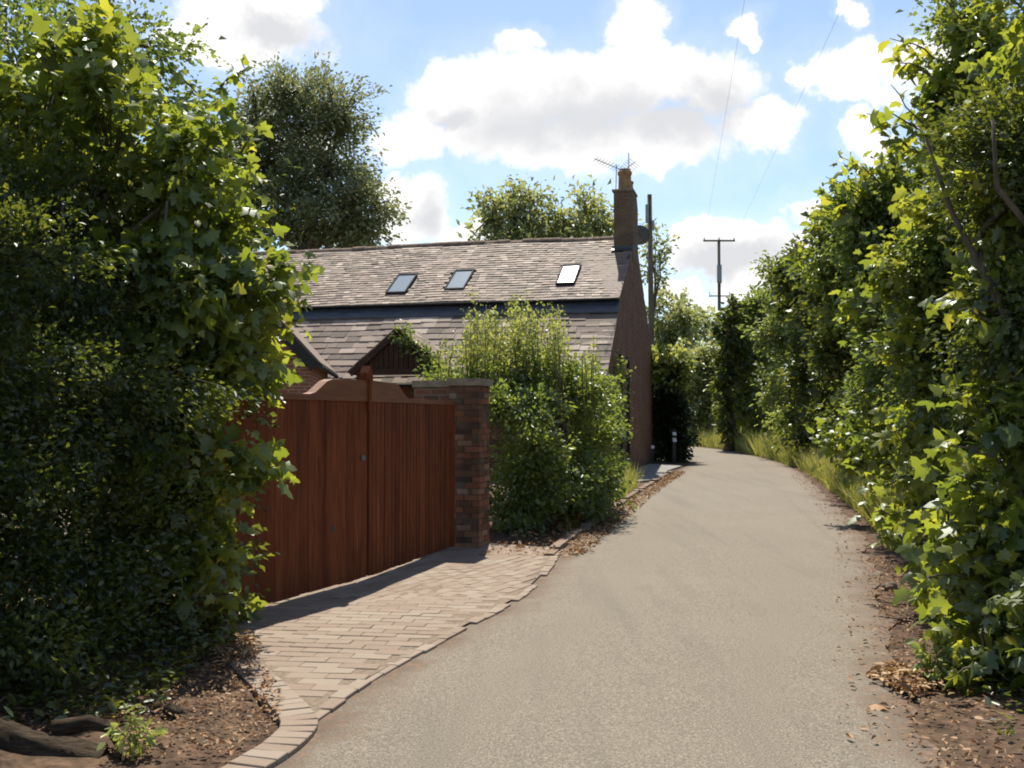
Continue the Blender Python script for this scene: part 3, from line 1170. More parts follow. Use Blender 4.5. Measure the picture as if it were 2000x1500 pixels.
def roof_hit(px, py):
    """local (x, s) on the upper roof under a photo pixel"""
    best = None
    Mx = Matrix.Translation((2.57, 27.5, 0)) @ Matrix.Rotation(H_ROT, 4, 'Z')
    e = Vector((0, 0, EYE))
    q = at(px, py, 30.0)
    Mi = Mx.inverted()
    a, b = Mi @ e, Mi @ q
    d = b - a
    k_ = (up_plane(0, 0) - a).dot(nn_up) / d.dot(nn_up)
    p = a + d * k_
    return p.x, (p - up_plane(0, 0)).dot(upn)


for (bl, br, tr_, tl) in (((755, 576), (795, 574), (815, 537), (777, 539)), ((868, 569), (907, 567), (928, 529), (890, 531)), ((1084, 558), (1122, 557), (1136, 519), (1101, 521))):
    pts = [roof_hit(*p) for p in (bl, br, tr_, tl)]
    x0 = (pts[0][0] + pts[3][0]) / 2
    x1 = (pts[1][0] + pts[2][0]) / 2
    s0 = (pts[0][1] + pts[1][1]) / 2
    s1 = (pts[2][1] + pts[3][1]) / 2
    SKY.append((x0, x1, s0, s1))


def in_sky(xx, s):
    x = xx - LEN
    return any(a - 0.02 < x < b + 0.02 and c - 0.02 < s < d + 0.02 for a, b, c, d in SKY)


slate_roof(up_plane(-LEN, 0), (1, 0, 0), upn, nn_up, LEN, S_UP, 0.175, 0.24, 'upper_roof', house, skip=in_sky)
lowv = Vector((0, UP_Y + 0.35, LOW_Z - 2.60))
S_LO = lowv.length
lown = lowv.normalized()
nn_lo = Vector((1, 0, 0)).cross(lown)
slate_roof(Vector((-LEN, -0.35, 2.60)), (1, 0, 0), lown, nn_lo, LEN, S_LO, 0.285, 0.42, 'lower_roof', house)
# rear slope
rv = Vector((0, RIDGE_Y - W_D - 0.3, RIDGE_Z - 3.85))
rvn = rv.normalized()
nn_r = Vector((-1, 0, 0)).cross(rvn)
slate_roof(Vector((0, W_D + 0.3, 3.85)), (-1, 0, 0), rvn, nn_r, LEN, rv.length, 0.28, 0.4, 'rear_roof', house)
# ridge tiles
rt = MB()
x = -LEN
while x < -0.62:
    L = 0.44
    dz = random.gauss(0, 0.012) + 0.025 * math.sin(0.55 * (x + LEN + 3))
    rad = 0.13
    prof = [(RIDGE_Y + rad * math.cos(a), RIDGE_Z - 0.055 + dz + rad * math.sin(a)) for a in [math.pi * i / 6 for i in range(7)]]
    rt.prism([(x, yy, zz_) for yy, zz_ in prof], (L - 0.015, 0, 0))
    x += L
rt.build('ridge_tiles', M['ridge'], house)
# lead-clad step between the two roofs
fl = MB()
fl.obox((-LEN + 0.001, UP_Y - 0.02, LOW_Z - 0.03), (LEN - 0.002, 0, 0), (0, 0.05, 0), (0, 0, 0.10))
fl.prism([(-LEN + 0.002, UP_Y - 0.015, LOW_Z + 0.075), (-LEN + 0.002, UP_Y - 0.46, LOW_Z - 0.315), (-LEN + 0.002, UP_Y - 0.46, LOW_Z - 0.355), (-LEN + 0.002, UP_Y - 0.015, LOW_Z + 0.03)][::-1],
         (LEN - 0.02, 0, 0))
fl.build('lead_flashing', M['lead'], house)
gt = MB()
gt.tube([(-LEN, UP_Y - 0.19, UP_Z - 0.09), (-0.01, UP_Y - 0.19, UP_Z - 0.09)], 0.04, 8)
gt.tube([(-LEN, -0.42, 2.56), (-0.01, -0.42, 2.56)], 0.055, 8)
gt.build('gutter', M['black_metal'], house)
# skylights
for i, (x0, x1, s0, s1) in enumerate(SKY):
    f = MB()
    t_ = 0.055
    hh = 0.085
    for (a0, a1, b0, b1) in ((x0, x1, s0, s0 + t_), (x0, x1, s1 - t_ * 1.7, s1), (x0, x0 + t_ * 0.8, s0 + t_, s1 - t_ * 1.7), (x1 - t_ * 0.8, x1, s0 + t_, s1 - t_ * 1.7)):
        f.obox(up_plane(a0, b0, -0.03), Vector((a1 - a0, 0, 0)), upn * (b1 - b0), nn_up * (hh + 0.03))
    fo = f.build('skylight', M['skyframe'] if i < 2 else M['skyframe'], house)
    gl = MB()
    gl.obox(up_plane(x0 + t_ * 0.8, s0 + t_, 0.0), Vector((x1 - x0 - t_ * 1.6, 0, 0)), upn * (s1 - s0 - t_ * 2.7), nn_up * (hh - 0.025))
    go_ = gl.build('pane', M['glass'] if i < 2 else M['sky_reflection'], fo)
    if i == 2:
        fo['label'] = 'skylight with pane painted white as reflected sky'
# chimney
CY0, CY1 = 5.4, 6.72
ch = MB()
ch.prism([(0.012, CY0, 6.7), (0.012, CY1, 6.7), (0.012, CY1, 8.62), (0.012, CY1 - 0.3, 8.98), (0.012, CY0, 8.98)], (-0.62, 0, 0))
cho = ch.build('chimney', M['stack_brick'], house)
sub = MB()
sub.obox((-0.66, CY0 - 0.05, 8.981), (0.70, 0, 0), (0, CY1 - CY0 - 0.22, 0), (0, 0, 0.06))
sub.build('coping', M['moss_stone'], cho)
pt = MB()
pt.lathe((-0.29, CY0 + 0.34, 9.04), [(0.25, 0), (0.25, 0.06), (0.215, 0.1), (0.205, 0.52), (0.235, 0.55), (0.235, 0.63), (0.20, 0.66), (0.18, 0.72)], 16)
pt.build('chimney_pot', M['clay'], cho, smooth=False)
pt = MB()
pt.lathe((-0.25, CY0 + 0.95, 9.03), [(0.18, -0.1), (0.16, 0.05), (0.15, 0.38), (0.175, 0.40), (0.175, 0.45), (0.15, 0.47)], 14)
pt.build('chimney_pot', M['clay'], cho)
cfl = MB()
cfl.obox((-0.67, CY0 - 0.03, RIDGE_Z - 0.66), (0.70, 0, 0), (0, 0.04, 0), (0, 0, 0.24))
cfl.obox((-0.67, CY0 - 0.22, RIDGE_Z - 0.60), (0.70, 0, 0), (0, 0.19, 0.10), (0, -0.01, 0.02))
cfl.build('chimney_flashing', M['lead'], cho)
# pipes and a projecting brick on the gable
for yy in (2.2, 3.75):
    pp = MB()
    pp.tube([(0.07, yy, 0), (0.07, yy, 3.35), (0.03, yy + 0.05, 3.5)], 0.05, 8)
    for zz_ in (0.6, 1.8, 3.0):
        pp.tube([(0.07, yy, zz_), (0.07, yy, zz_ + 0.08)], 0.065, 8)
    pp.build('drainpipe', M['black_metal'], house, smooth=True)
# open porch: timber gable, roof, posts
PX, PY = roof_hit(775, 700)[0], 0
Mi = (Matrix.Translation((2.57, 27.5, 0)) @ Matrix.Rotation(H_ROT, 4, 'Z')).inverted()
apex = Mi @ at(775, 642, 26.9)
lft = Mi @ at(682, 722, 27.1)
px, py, pz = apex.x, apex.y, apex.z
hw = px - lft.x
ez = lft.z
pch = MB()
pch.prism([(px - hw + 0.12, py + 0.12, ez + 0.02), (px + hw - 0.12, py + 0.12, ez + 0.02), (px, py + 0.12, pz - 0.12)], (0, 0.06, 0))
for i in range(int((2 * hw - 0.3) / 0.14)):
    xx = px - hw + 0.2 + i * 0.14
    zt = pz - 0.17 - abs(xx + 0.06 - px) * (pz - ez) / hw
    if zt > ez + 0.05:
        pch.obox((xx, py + 0.09, ez - 0.0), (0.12, 0, 0), (0, 0.028, 0), (0, 0, zt - ez))
pch.obox((px - hw + 0.05, py + 0.03, ez - 0.14), (2 * hw - 0.1, 0, 0), (0, 0.16, 0), (0, 0, 0.15))
porch = pch.build('porch', M['dark_timber'], house)
for s in (-1, 1):
    bb = MB()
    d = Vector((s * hw, 0, ez - pz))
    dn = d.normalized()
    nrm_ = Vector((-s * dn.z * -1, 0, abs(dn.x))).normalized() if False else Vector((s * -dn.z, 0, s * dn.x)).normalized()
    if nrm_.z < 0:
        nrm_ = -nrm_
    o = Vector((px, py, pz)) - nrm_ * 0.14
    vs_ = [o, o + d * 1.06, o + d * 1.06 + nrm_ * 0.15, o + nrm_ * 0.15]
    if s > 0:
        vs_ = vs_[::-1]
    bb.prism(vs_[::-1], (0, 0.05, 0))
    bb.build('barge_board', M['dark_timber'], porch)
    rf = MB()
    sl = d.length * 1.08
    rows = 6
    o2 = Vector((px, py + 0.02, pz)) + nrm_ * 0.02
    for j in range(rows):
        a = o2 + dn * (sl * j / rows)
        for q in range(5):
            y0 = 0.36 * q
            e1 = dn * (sl / rows + 0.02)
            e2 = Vector((0, 0.35, 0))
            if s > 0:
                rf.obox(a + Vector((0, y0, 0)) + nrm_ * random.uniform(0, 0.01), e1, e2, nrm_ * 0.03)
            else:
                rf.obox(a + Vector((0, y0, 0)) + nrm_ * random.uniform(0, 0.01), e2, e1, nrm_ * 0.03)
    rf.build('porch_roof', M['slate'], porch)
    ps = MB()
    ps.box((px + s * (hw - 0.2), py + 0.12, (ez - 0.14) / 2), (0.13, 0.13, ez - 0.14))
    ps.build('post', M['dark_timber'], porch)

# satellite dish behind the chimney
dp = at(1249, 461, 34.9)
dish = thing('satellite_dish', dp, 'dark grey satellite dish fixed behind the chimney stack', 'satellite dish')
db = MB()
seg = 20
aim = Vector((0.12, 0.86, 0.48)).normalized()
ua = aim.cross(Vector((0, 0, 1))).normalized()
va = ua.cross(aim)
rings = []
for (rr, dep) in ((0.0, 0.0), (0.12, 0.006), (0.24, 0.03), (0.35, 0.075), (0.36, 0.085)):
    rings.append([aim * dep + (ua * math.cos(2 * math.pi * s / seg) + va * math.sin(2 * math.pi * s / seg)) * rr for s in range(seg)])
for off, flip in ((0.0, False), (0.012, True)):
    for i in range(len(rings) - 1):
        for s in range(seg):
            s2 = (s + 1) % seg
            q = [rings[i][s], rings[i][s2], rings[i + 1][s2], rings[i + 1][s]]
            q = [p + aim * off for p in q]
            if i == 0:
                q = q[1:]
            db.face(q[::-1] if flip else q)
db.build('reflector', M['dish'], dish)
da = MB()
da.tube([-va * 0.2 + aim * 0.02, aim * 0.4 - va * 0.12], 0.012, 6)
da.tube([aim * 0.36 - va * 0.13, aim * 0.46 - va * 0.08], 0.03, 8)
da.build('feed_arm', M['grey_metal'], dish)
dm = MB()
dm.tube([-aim * 0.01, -aim * 0.1, Vector((-0.25, -0.55, -0.05)), Vector((-0.32, -0.95, -0.05))], 0.022, 6)
dm.build('bracket', M['grey_metal'], dish)


def aerial(base, boom0, boom1, nel, el_len, label, mast_top):
    t = thing('tv_aerial', base, label, 'aerial', 'aerials on the chimney')
    m_ = MB()
    m_.tube([base, mast_top], 0.014, 6)
    m_.build('mast', M['grey_metal'], t, base)
    b = MB()
    b.tube([boom0, boom1], 0.012, 6)
    b.build('boom', M['grey_metal'], t, base)
    e = MB()
    d = (boom1 - boom0).normalized()
    sidev = d.cross(Vector((0, 0, 1))).normalized()
    upv_ = sidev.cross(d)
    for i in range(nel):
        p = boom0.lerp(boom1, (i + 0.5) / nel)
        v_ = (sidev * 0.9 + upv_ * 0.45).normalized()
        e.tube([p - v_ * el_len * (0.5 + 0.02 * i), p + v_ * el_len * (0.5 + 0.02 * i)], 0.007, 5)
    e.build('elements', M['grey_metal'], t, base)


a_base = at(1203, 372, 32.75)
aerial(a_base, at(1161, 310, 32.3), at(1212, 331, 33.1), 9, 0.24, 'long thin tv aerial sloping up to the left of the chimney pot', at(1204, 322, 32.78))
a2 = at(1228, 372, 33.6)
aerial(a2, at(1217, 334, 33.8), at(1241, 316, 33.4), 6, 0.42, 'small tv aerial standing above the chimney pot', at(1228, 299, 33.6))

# ------------------------------------------------------------------ garage gable at the left
gc = at(606, 700, 21.5)
grot = R(6)
garage = thing('brick_garage', (gc.x, 21.5, 0), 'red brick outbuilding with black bargeboard half hidden by the sycamore', 'outbuilding', rotz=grot)
GW, GH, GP = 3.6, gc.z + 0.05, 1.95
gb = MB()
gb.prism([(-GW, 0, -0.1), (0, 0, -0.1), (0, 0, GH), (-GW / 2, 0, GH + GP - 0.1), (-GW, 0, GH)], (0, 0.25, 0))
gb.obox((-0.25, 0.25, -0.1), (0.25, 0, 0), (0, 4.5, 0), (0, 0, GH))
gb.obox((-GW, 0.25, -0.1), (0.25, 0, 0), (0, 4.5, 0), (0, 0, GH))
gb.prism([(-GW, 4.75, -0.1), (0, 4.75, -0.1), (0, 4.75, GH), (-GW / 2, 4.75, GH + GP - 0.1), (-GW, 4.75, GH)], (0, 0.25, 0))
gb.build('wall', M['garage_brick'], garage)
for s in (-1, 1):
    e0 = Vector((-GW / 2 + s * (GW / 2 + 0.17), -0.16, GH - 0.17 * GP / (GW / 2)))
    a0 = Vector((-GW / 2, -0.16, GH + GP))
    d = a0 - e0
    nrm_ = Vector((-d.z, 0, d.x)).normalized()
    if nrm_.z < 0:
        nrm_ = -nrm_
    q = [e0 - nrm_ * 0.2, a0 - nrm_ * 0.2 + Vector((0, 0, -0.0)), a0 + nrm_ * 0.02, e0 + nrm_ * 0.02]
    if s < 0:
        q = q[::-1]
    bb = MB()
    bb.prism(q[::-1], (0, 0.04, 0))
    bb.build('barge_board', M['black_metal'], garage)
    rf = MB()
    rf.prism([p + Vector((0, 0.042, 0)) for p in ([e0, a0, a0 + nrm_ * 0.07, e0 + nrm_ * 0.07] if s > 0 else [e0, a0, a0 + nrm_ * 0.07, e0 + nrm_ * 0.07][::-1])][::-1], (0, 5.3, 0))
    rf.build('roof', M['slate'], garage)
gg = MB()
gg.tube([(0.22, -0.2, GH - 0.22), (0.22, 5.1, GH - 0.22)], 0.055, 8)
gg.build('gutter', M['black_metal'], garage)

# ------------------------------------------------------------------ gate and brick pier
GT, BT, HT = 1.87, 1.815, 2.03


def gate_leaf(hinge, meet, label, side, seed, gap, bw):
    random.seed(seed)
    hinge, meet = Vector(hinge), Vector(meet)
    d = meet - hinge
    L = d.length - 0.008
    t = thing('wooden_gate', hinge, label, 'gate', 'pair of gate leaves', rotz=math.atan2(d.y, d.x))
    # local x from hinge to meeting stile; camera side is local -y for the left leaf, +y for the right
    f = -1 if side == 'near' else 1
    bd = MB()
    x = 0.0
    zb = 0.075
    while x < L - 0.02:
        wv = min(bw * random.uniform(0.94, 1.06), L - x)
        dy = random.gauss(0, 0.0015)
        th = 0.022
        y0 = 0.012 if f > 0 else -0.012 - th
        bd.obox((x + gap / 2, y0 + dy, zb + random.uniform(0, 0.01)), (wv - gap, 0, 0), (0, th, 0), (0, 0, BT - zb))
        x += wv
    bd.obox((0.002, -0.010, zb + 0.02), (L - 0.004, 0, 0), (0, 0.02, 0), (0, 0, BT - zb - 0.03), 0.9)
    bd.build('boards', M['timber'], t)
    # shaped top rail rising in a swan neck to the meeting stile
    top = []
    n = 28
    for i in range(n + 1):
        xx = L * i / n
        s = L - xx
        if s > 1.02:
            z = GT
        elif s > 0.66:
            u = (1.02 - s) / 0.36
            z = GT + (HT - 0.012 - GT) * (u * u * (3 - 2 * u))
        else:
            z = HT - 0.012 * (s / 0.66)
        top.append((xx, z))
    rl = MB()
    poly = [(0, BT + 0.002), (L, BT + 0.002)] + [(a, b) for a, b in reversed(top)]
    rl.prism([(a, 0.05, b) for a, b in poly][::-1] if False else [(a, -0.048, b) for a, b in poly], (0, 0.096, 0))
    rl.build('top_rail', M['rail'], t)
    st = MB()
    yb = -f * 0.012
    for z0 in (0.22, 1.45):
        st.obox((0.02, min(yb, yb - f * 0.05), z0), (L - 0.04, 0, 0), (0, 0.05, 0), (0, 0, 0.12))
    st.build('ledge', M['timber'], t)
    return t, L


MEET = (-1.46, 10.22, 0)
g1, L1 = gate_leaf((-2.50, 7.80, 0), MEET, 'nearer red-brown boarded gate leaf beside the sycamore', 'near', 3, 0.002, 0.125)
g2, L2 = gate_leaf((-0.74, 12.72, 0), MEET, 'farther red-brown boarded gate leaf hung on the brick pier', 'far', 4, 0.016, 0.10)
# finial and stile on the near leaf, latch knob and knot hole
fi = MB()
fi.obox((L1 - 0.035, -0.072, 1.72), (0.04, 0, 0), (0, 0.022, 0), (0, 0, 0.312))
fi.prism([(L1 - 0.07, -0.075, 2.032), (L1 + 0.025, -0.075, 2.032), (L1 + 0.025, -0.075, 2.10), (L1 - 0.022, -0.075, 2.17), (L1 - 0.07, -0.075, 2.10)], (0, 0.10, 0))
fi.build('meeting_stile', M['timber'], g1)
kn = MB()
kn.tube([(L1 - 0.13, -0.036, 1.26), (L1 - 0.13, -0.06, 1.26), (L1 - 0.13, -0.075, 1.26)], [0.014, 0.03, 0.022], 10)
kn.build('latch_knob', M['grey_metal'], g1)
kh = MB()
kh.tube([(L1 - 0.62, -0.0355, 0.62), (L1 - 0.62, -0.037, 0.62)], [0.035, 0.030], 10)
kh.build('bolt_hole', M['black_metal'], g1)

pier_at = Vector((-0.50, 13.02, 0))
pier = thing('brick_pier', pier_at, 'weathered brick gate pier with a stub of wall beside the overgrown shrub', 'gate pier', rotz=R(-16))
pb = MB()
pb.obox((-0.228, -0.228, -0.1), (0.386, 0, 0), (0, 0.416, 0), (0, 0, 2.155), 0.02)
z = -0.05
row = 0
while z < 2.05:
    x0, x1, y0, y1 = -0.24, 0.17, -0.24, 0.20
    bt = 0.1025
    def brk(ax, ay, lx, ly):
        j_ = lambda: random.gauss(0, 0.0035)
        r_ = random.random()
        pb.obox((ax + 0.005 + j_(), ay + 0.005 + j_(), z + 0.005 + j_() * 0.4), (lx - 0.010, j_(), 0), (j_(), ly - 0.010, 0), (0, 0, 0.064), 0.08 + 0.92 * r_)
    if row % 2:
        for a in range(2):
            brk(x0 + a * 0.205, y0, 0.205, bt)
            brk(x0 + a * 0.205, y1 - bt, 0.205, bt)
        brk(x0, y0 + bt, bt, y1 - y0 - 2 * bt)
        brk(x1 - bt, y0 + bt, bt, y1 - y0 - 2 * bt)
    else:
        for a in range(2):
            brk(x0, y0 + a * 0.22, bt, 0.22)
            brk(x1 - bt, y0 + a * 0.22, bt, 0.22)
        brk(x0 + bt, y0, x1 - x0 - 2 * bt, bt)
        brk(x0 + bt, y1 - bt, x1 - x0 - 2 * bt, bt)
    z += 0.075
    row += 1
pb.build('shaft', M['rough_brick'], pier)
ps = MB()
ps.obox((-0.80, 0.0, -0.1), (0.558, 0, 0), (0, 0.235, 0), (0, 0, 2.15))
ps.build('wall_stub', M['pier_brick'], pier)
pc = MB()
pc.obox((-0.262, -0.262, 2.061), (0.454, 0, 0), (0, 0.484, 0), (0, 0, 0.09))
pc.obox((-0.82, -0.02, 2.052), (0.548, 0, 0), (0, 0.275, 0), (0, 0, 0.085))
pc.build('coping', M['moss_stone'], pier)

# ------------------------------------------------------------------ poles, wires, marker posts
tp = at(1271, 700, 42)
pole1 = thing('telegraph_pole', (tp.x, 42, 0), 'plain brown telegraph pole rising behind the chimney gable', 'telegraph pole', 'wooden poles')
b = MB()
b.tube([(0, 0, -0.2), (0.03, 0, 5), (-0.02, 0, at(1271, 380, 42).z)], [0.135, 0.12, 0.10], 10)
b.build('shaft', M['pole'], pole1, smooth=True)
b = MB()
zc = at(1271, 415, 42).z
b.obox((-0.20, -0.20, zc - 0.45), (0.12, 0, 0), (0, 0.16, 0), (0, 0, 0.75))
b.obox((0.06, -0.16, zc - 0.75), (0.10, 0, 0), (0, 0.12, 0), (0, 0, 0.4))
b.build('junction_box', M['grey_metal'], pole1)

D2 = 66.0
tp2 = at(1405, 620, D2)
z_top, z_low = at(1405, 468, D2).z, at(1405, 578, D2).z
pole2 = thing('electricity_pole', (tp2.x, D2, 0), 'electricity pole with crossarm and grey transformer beyond the lane', 'power pole', 'wooden poles')
b = MB()
b.tube([(0, 0, -0.2), (0, 0, z_top)], [0.14, 0.095], 10)
b.build('shaft', M['pole'], pole2, smooth=True)
arm = (1437 - 1375) / 2 / 2000 * D2
b = MB()
b.obox((-arm, -0.14, z_top - 0.14), (2 * arm, 0, 0), (0, 0.09, 0), (0, 0, 0.10))
b.build('crossarm', M['pole'], pole2)
b = MB()
arm2 = 0.66
b.obox((-arm2, -0.14, z_low - 0.05), (2 * arm2, 0, 0), (0, 0.06, 0), (0, 0, 0.07))
for s in (-1, 1):
    b.tube([(s * arm2 * 0.96, -0.11, z_low - 0.1), (s * arm2 * 0.96, -0.11, z_low + 0.28)], [0.03, 0.02], 6)
b.build('lower_crossarm', M['pole'], pole2)
for s in (-1, 0, 1):
    b = MB()
    c = Vector((s * arm * 0.94, -0.10, z_top - 0.04 if s else z_top))
    b.lathe(c, [(0.02, 0), (0.045, 0.03), (0.03, 0.06), (0.045, 0.09), (0.015, 0.13)], 8)
    b.build('insulator', M['grey_metal'], pole2)
b = MB()
zt0, zt1 = at(1405, 552, D2).z, at(1405, 520, D2).z
b.lathe((-0.03, -0.24, zt0), [(0.10, -0.1), (0.15, 0), (0.16, 0.05), (0.16, zt1 - zt0), (0.13, zt1 - zt0 + 0.06)], 12)
b.tube([(-0.1, -0.24, zt1), (-0.1, -0.24, zt1 + 0.3)], 0.025, 6)
b.build('transformer', M['grey_metal'], pole2)


def wire(p0, through, label):
    p0, p1 = Vector(p0), Vector(through)
    d = p1 - p0
    p2 = p0 + d * 2.2
    pts = []
    for i in range(25):
        t = i / 24
        p = p0.lerp(p2, t)
        p.z -= 0.35 * 4 * t * (1 - t)
        pts.append(p)
    mb = MB()
    mb.tube(pts, 0.003, 5)
    o = mb.build('overhead_wire', M['rope'])
    tag(o, label, 'wire', 'overhead wires')


wire((tp2.x - arm * 0.94, D2 - 0.1, z_top + 0.1), at(1450, -15, 18), 'thin overhead wire from the left end of the pole crossarm')
wire((tp2.x + arm * 0.94, D2 - 0.1, z_top + 0.1), at(1640, -15, 18), 'thin overhead wire from the right end of the pole crossarm')

mp = gp(1317, 907)
post = thing('marker_post', mp, 'black verge post with two white reflectors before the dark hedge', 'marker post', 'verge posts')
b = MB()
ht = at(1317, 838, mp.y).z
b.prism([(-0.06, -0.03, -0.1), (0.06, -0.03, -0.1), (0.06, 0.03, -0.1), (-0.06, 0.03, -0.1)], (0, 0, ht + 0.1))
b.build('shaft', M['black_metal'], post)
for y_, hh in ((847, 0.11), (859, 0.14)):
    b = MB()
    z = at(1317, y_, mp.y).z
    b.prism([(-0.065, -0.032, z - hh / 2), (-0.065, -0.032, z + hh / 2), (-0.065, -0.032 - hh * 1.0, z - hh / 2)], (0.13, 0, 0))
    b.build('reflector', M['white'], post)
mp = gp(1275, 908)
post = thing('marker_post', mp, 'short dark stake with white cap at the corner of the gable', 'marker post', 'verge posts')
b = MB()
z = at(1275, 876, mp.y).z
b.box((0, 0, z / 2 - 0.05), (0.07, 0.05, z + 0.1))
b.build('shaft', M['black_metal'], post)
b = MB()
b.box((0, 0, z + 0.055), (0.11, 0.07, 0.11))
b.build('cap', M['white'], post)

# ------------------------------------------------------------------ vegetation
# left: hawthorn hedge running back from the camera to the gate, sycamore growing out of it
hl = []
rngh = np.random.default_rng(2)
for i in range(7):
    t = i / 6
    x, y = -2.95 - 1.3 * t, 7.2 - 3.3 * t
    hl.append((x - 0.05, y, 0.75, 0.80, 0.75, 0.95))
    hl.append((x - 0.15, y + 0.15, 1.85, 0.80, 0.8, 0.75))
    hl.append((x - 0.40, y + 0.50, 2.65, 0.75, 0.7, 0.52))
    hl.append((x - 0.75, y + 1.0, 3.2, 0.75, 0.7, 0.42))
    hl.append((x + 0.25, y - 0.25, 0.28, 0.65, 0.65, 0.4))
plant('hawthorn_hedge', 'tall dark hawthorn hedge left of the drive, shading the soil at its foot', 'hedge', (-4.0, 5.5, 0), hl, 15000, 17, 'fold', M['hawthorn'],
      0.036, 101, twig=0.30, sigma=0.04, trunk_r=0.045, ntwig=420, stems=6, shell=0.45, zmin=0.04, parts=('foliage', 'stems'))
SYC = [(-3.2, 8.15, 3.6, 0.95, 0.8, 0.95), (-2.80, 8.05, 2.6, 0.80, 0.7, 0.8), (-2.75, 7.85, 1.5, 0.68, 0.65, 0.8), (-2.72, 7.7, 0.65, 0.60, 0.55, 0.5),
       (-3.8, 8.2, 4.0, 0.9, 0.8, 0.75), (-2.12, 8.1, 2.62, 0.36, 0.35, 0.30, 1.5), (-2.55, 8.2, 3.7, 0.38, 0.4, 0.5, 1.3), (-2.30, 7.8, 1.75, 0.28, 0.3, 0.32, 1.5), (-2.28, 7.7, 1.05, 0.28, 0.3, 0.38, 1.4), (-2.12, 8.05, 2.15, 0.26, 0.3, 0.32, 1.6), (-2.35, 7.6, 0.5, 0.28, 0.3, 0.3, 1.3)]
plant('sycamore_tree', 'young sycamore with broad leaves overhanging the nearer gate leaf', 'tree', (-2.95, 8.0, 0), SYC, 1050, 10, 'maple', M['maple'],
      0.10, 102, twig=0.30, sigma=0.06, trunk_r=0.05, ntwig=260, stems=2, shell=0.5, droop=0.6, face_up=0.5, jitter=0.75, boughs=16, bumpy=0.07, spread=0.16,
      sprigs=[(at(520, 600, 8.2), at(603, 575, 8.1), 18, 0.11), (at(500, 640, 8.1), at(592, 640, 8.0), 16, 0.10), (at(430, 170, 8.3), at(485, 135, 8.3), 10, 0.11),
              (at(470, 300, 8.2), at(500, 250, 8.2), 9, 0.11), (at(460, 420, 8.1), at(500, 440, 8.1), 10, 0.11), (at(440, 960, 7.7), at(515, 950, 7.7), 14, 0.045),
              (at(430, 1090, 7.6), at(495, 1060, 7.5), 10, 0.11), (at(440, 760, 7.9), at(535, 780, 7.8), 14, 0.11), (at(410, 860, 7.8), at(480, 890, 7.7), 12, 0.08), (at(410, 1160, 7.5), at(490, 1180, 7.4), 12, 0.09)],
      extra=('fine_foliage', [(-3.3, 8.7, 3.3, 1.0, 0.5, 1.0), (-3.0, 8.6, 1.8, 0.8, 0.4, 1.4), (-2.75, 8.0, 0.7, 0.55, 0.45, 0.65), (-3.2, 8.3, 2.2, 0.7, 0.5, 1.5)], 1300, 14, 'fold', M['hawthorn'], 0.06,
             dict(twig=0.4, sigma=0.06)))
# tall tree behind the hedge at the top left
plant('field_tree', 'tall dark tree rising behind the hawthorn hedge', 'tree', (-7.2, 15.5, 0),
      [(-7.4, 15.5, 6.6, 2.0, 1.8, 1.6), (-6.0, 15.3, 7.3, 1.0, 1.0, 0.75), (-8.6, 15.6, 5.2, 2.0, 1.8, 1.6), (-6.3, 15.4, 5.4, 1.5, 1.4, 1.3), (-5.4, 15.2, 4.3, 1.2, 1.2, 1.2),
       (-7.0, 15.6, 3.6, 2.0, 1.5, 1.5)],
      2400, 16, 'fold', M['privet'], 0.10, 103, twig=0.6, sigma=0.11, trunk_r=0.16, ntwig=200, group='trees behind the cottage garden')


def px_lumps(spec, d, thick):
    out = []
    for (x, y, rx, ry, dd, *wt_) in spec:
        c = at(x, y, d + dd)
        s = (d + dd) / 2000.0
        out.append((c.x, c.y, c.z, rx * s, min(rx * s, thick), ry * s, *wt_))
    return out


ASH = px_lumps([(585, 240, 120, 105, 0), (640, 330, 95, 110, 0), (520, 330, 95, 120, 1), (600, 420, 120, 90, 0), (690, 410, 45, 60, -1), (735, 405, 48, 42, -1),
                (480, 440, 90, 80, 1), (660, 455, 80, 40, 0), (720, 455, 38, 26, -1), (560, 185, 70, 40, 0), (660, 250, 40, 45, 0), (500, 230, 60, 60, 0), (430, 330, 70, 90, 0)], 46, 2.6)
plant('ash_tree', 'large dusty green ash tree behind the left end of the cottage roof', 'tree', (-9.6, 46, 0), ASH, 2900, 16, 'fold', M['ash'], 0.175, 104, inner=0.10, face_up=0.8,
      twig=1.1, sigma=0.2, trunk_r=0.30, ntwig=260, shell=0.35, bumpy=0.3, group='trees behind the cottage garden')
MID = px_lumps([(1010, 420, 72, 55, 0), (1090, 440, 70, 45, 0), (960, 420, 35, 30, 0), (1140, 418, 50, 38, 1), (1175, 450, 40, 40, 1), (1060, 480, 110, 45, 0), (1040, 385, 35, 28, 0)], 56, 2.5)
plant('ash_tree', 'light green ash tree showing above the ridge left of the chimney', 'tree', (3.0, 56, 0), MID, 700, 12, 'fold', M['far'], 0.27, 105,
      twig=1.3, sigma=0.24, trunk_r=0.24, ntwig=220, shell=0.3, bumpy=0.25, group='trees behind the cottage garden')
SP = px_lumps([(1280, 480, 20, 34, 0), (1294, 492, 14, 22, 0), (1265, 530, 18, 28, 0), (1288, 540, 12, 26, 0), (1270, 435, 9, 14, 0), (1300, 505, 8, 12, 0)], 50, 1.2)
plant('ash_tree', 'sparse ash tree with open branches behind the plain telegraph pole', 'tree', (at(1262, 700, 50).x, 50, 0), SP, 85, 8, 'fold', M['far'], 0.20, 106,
      twig=0.9, sigma=0.16, trunk_r=0.10, ntwig=60, shell=0.2, group='trees behind the cottage garden')

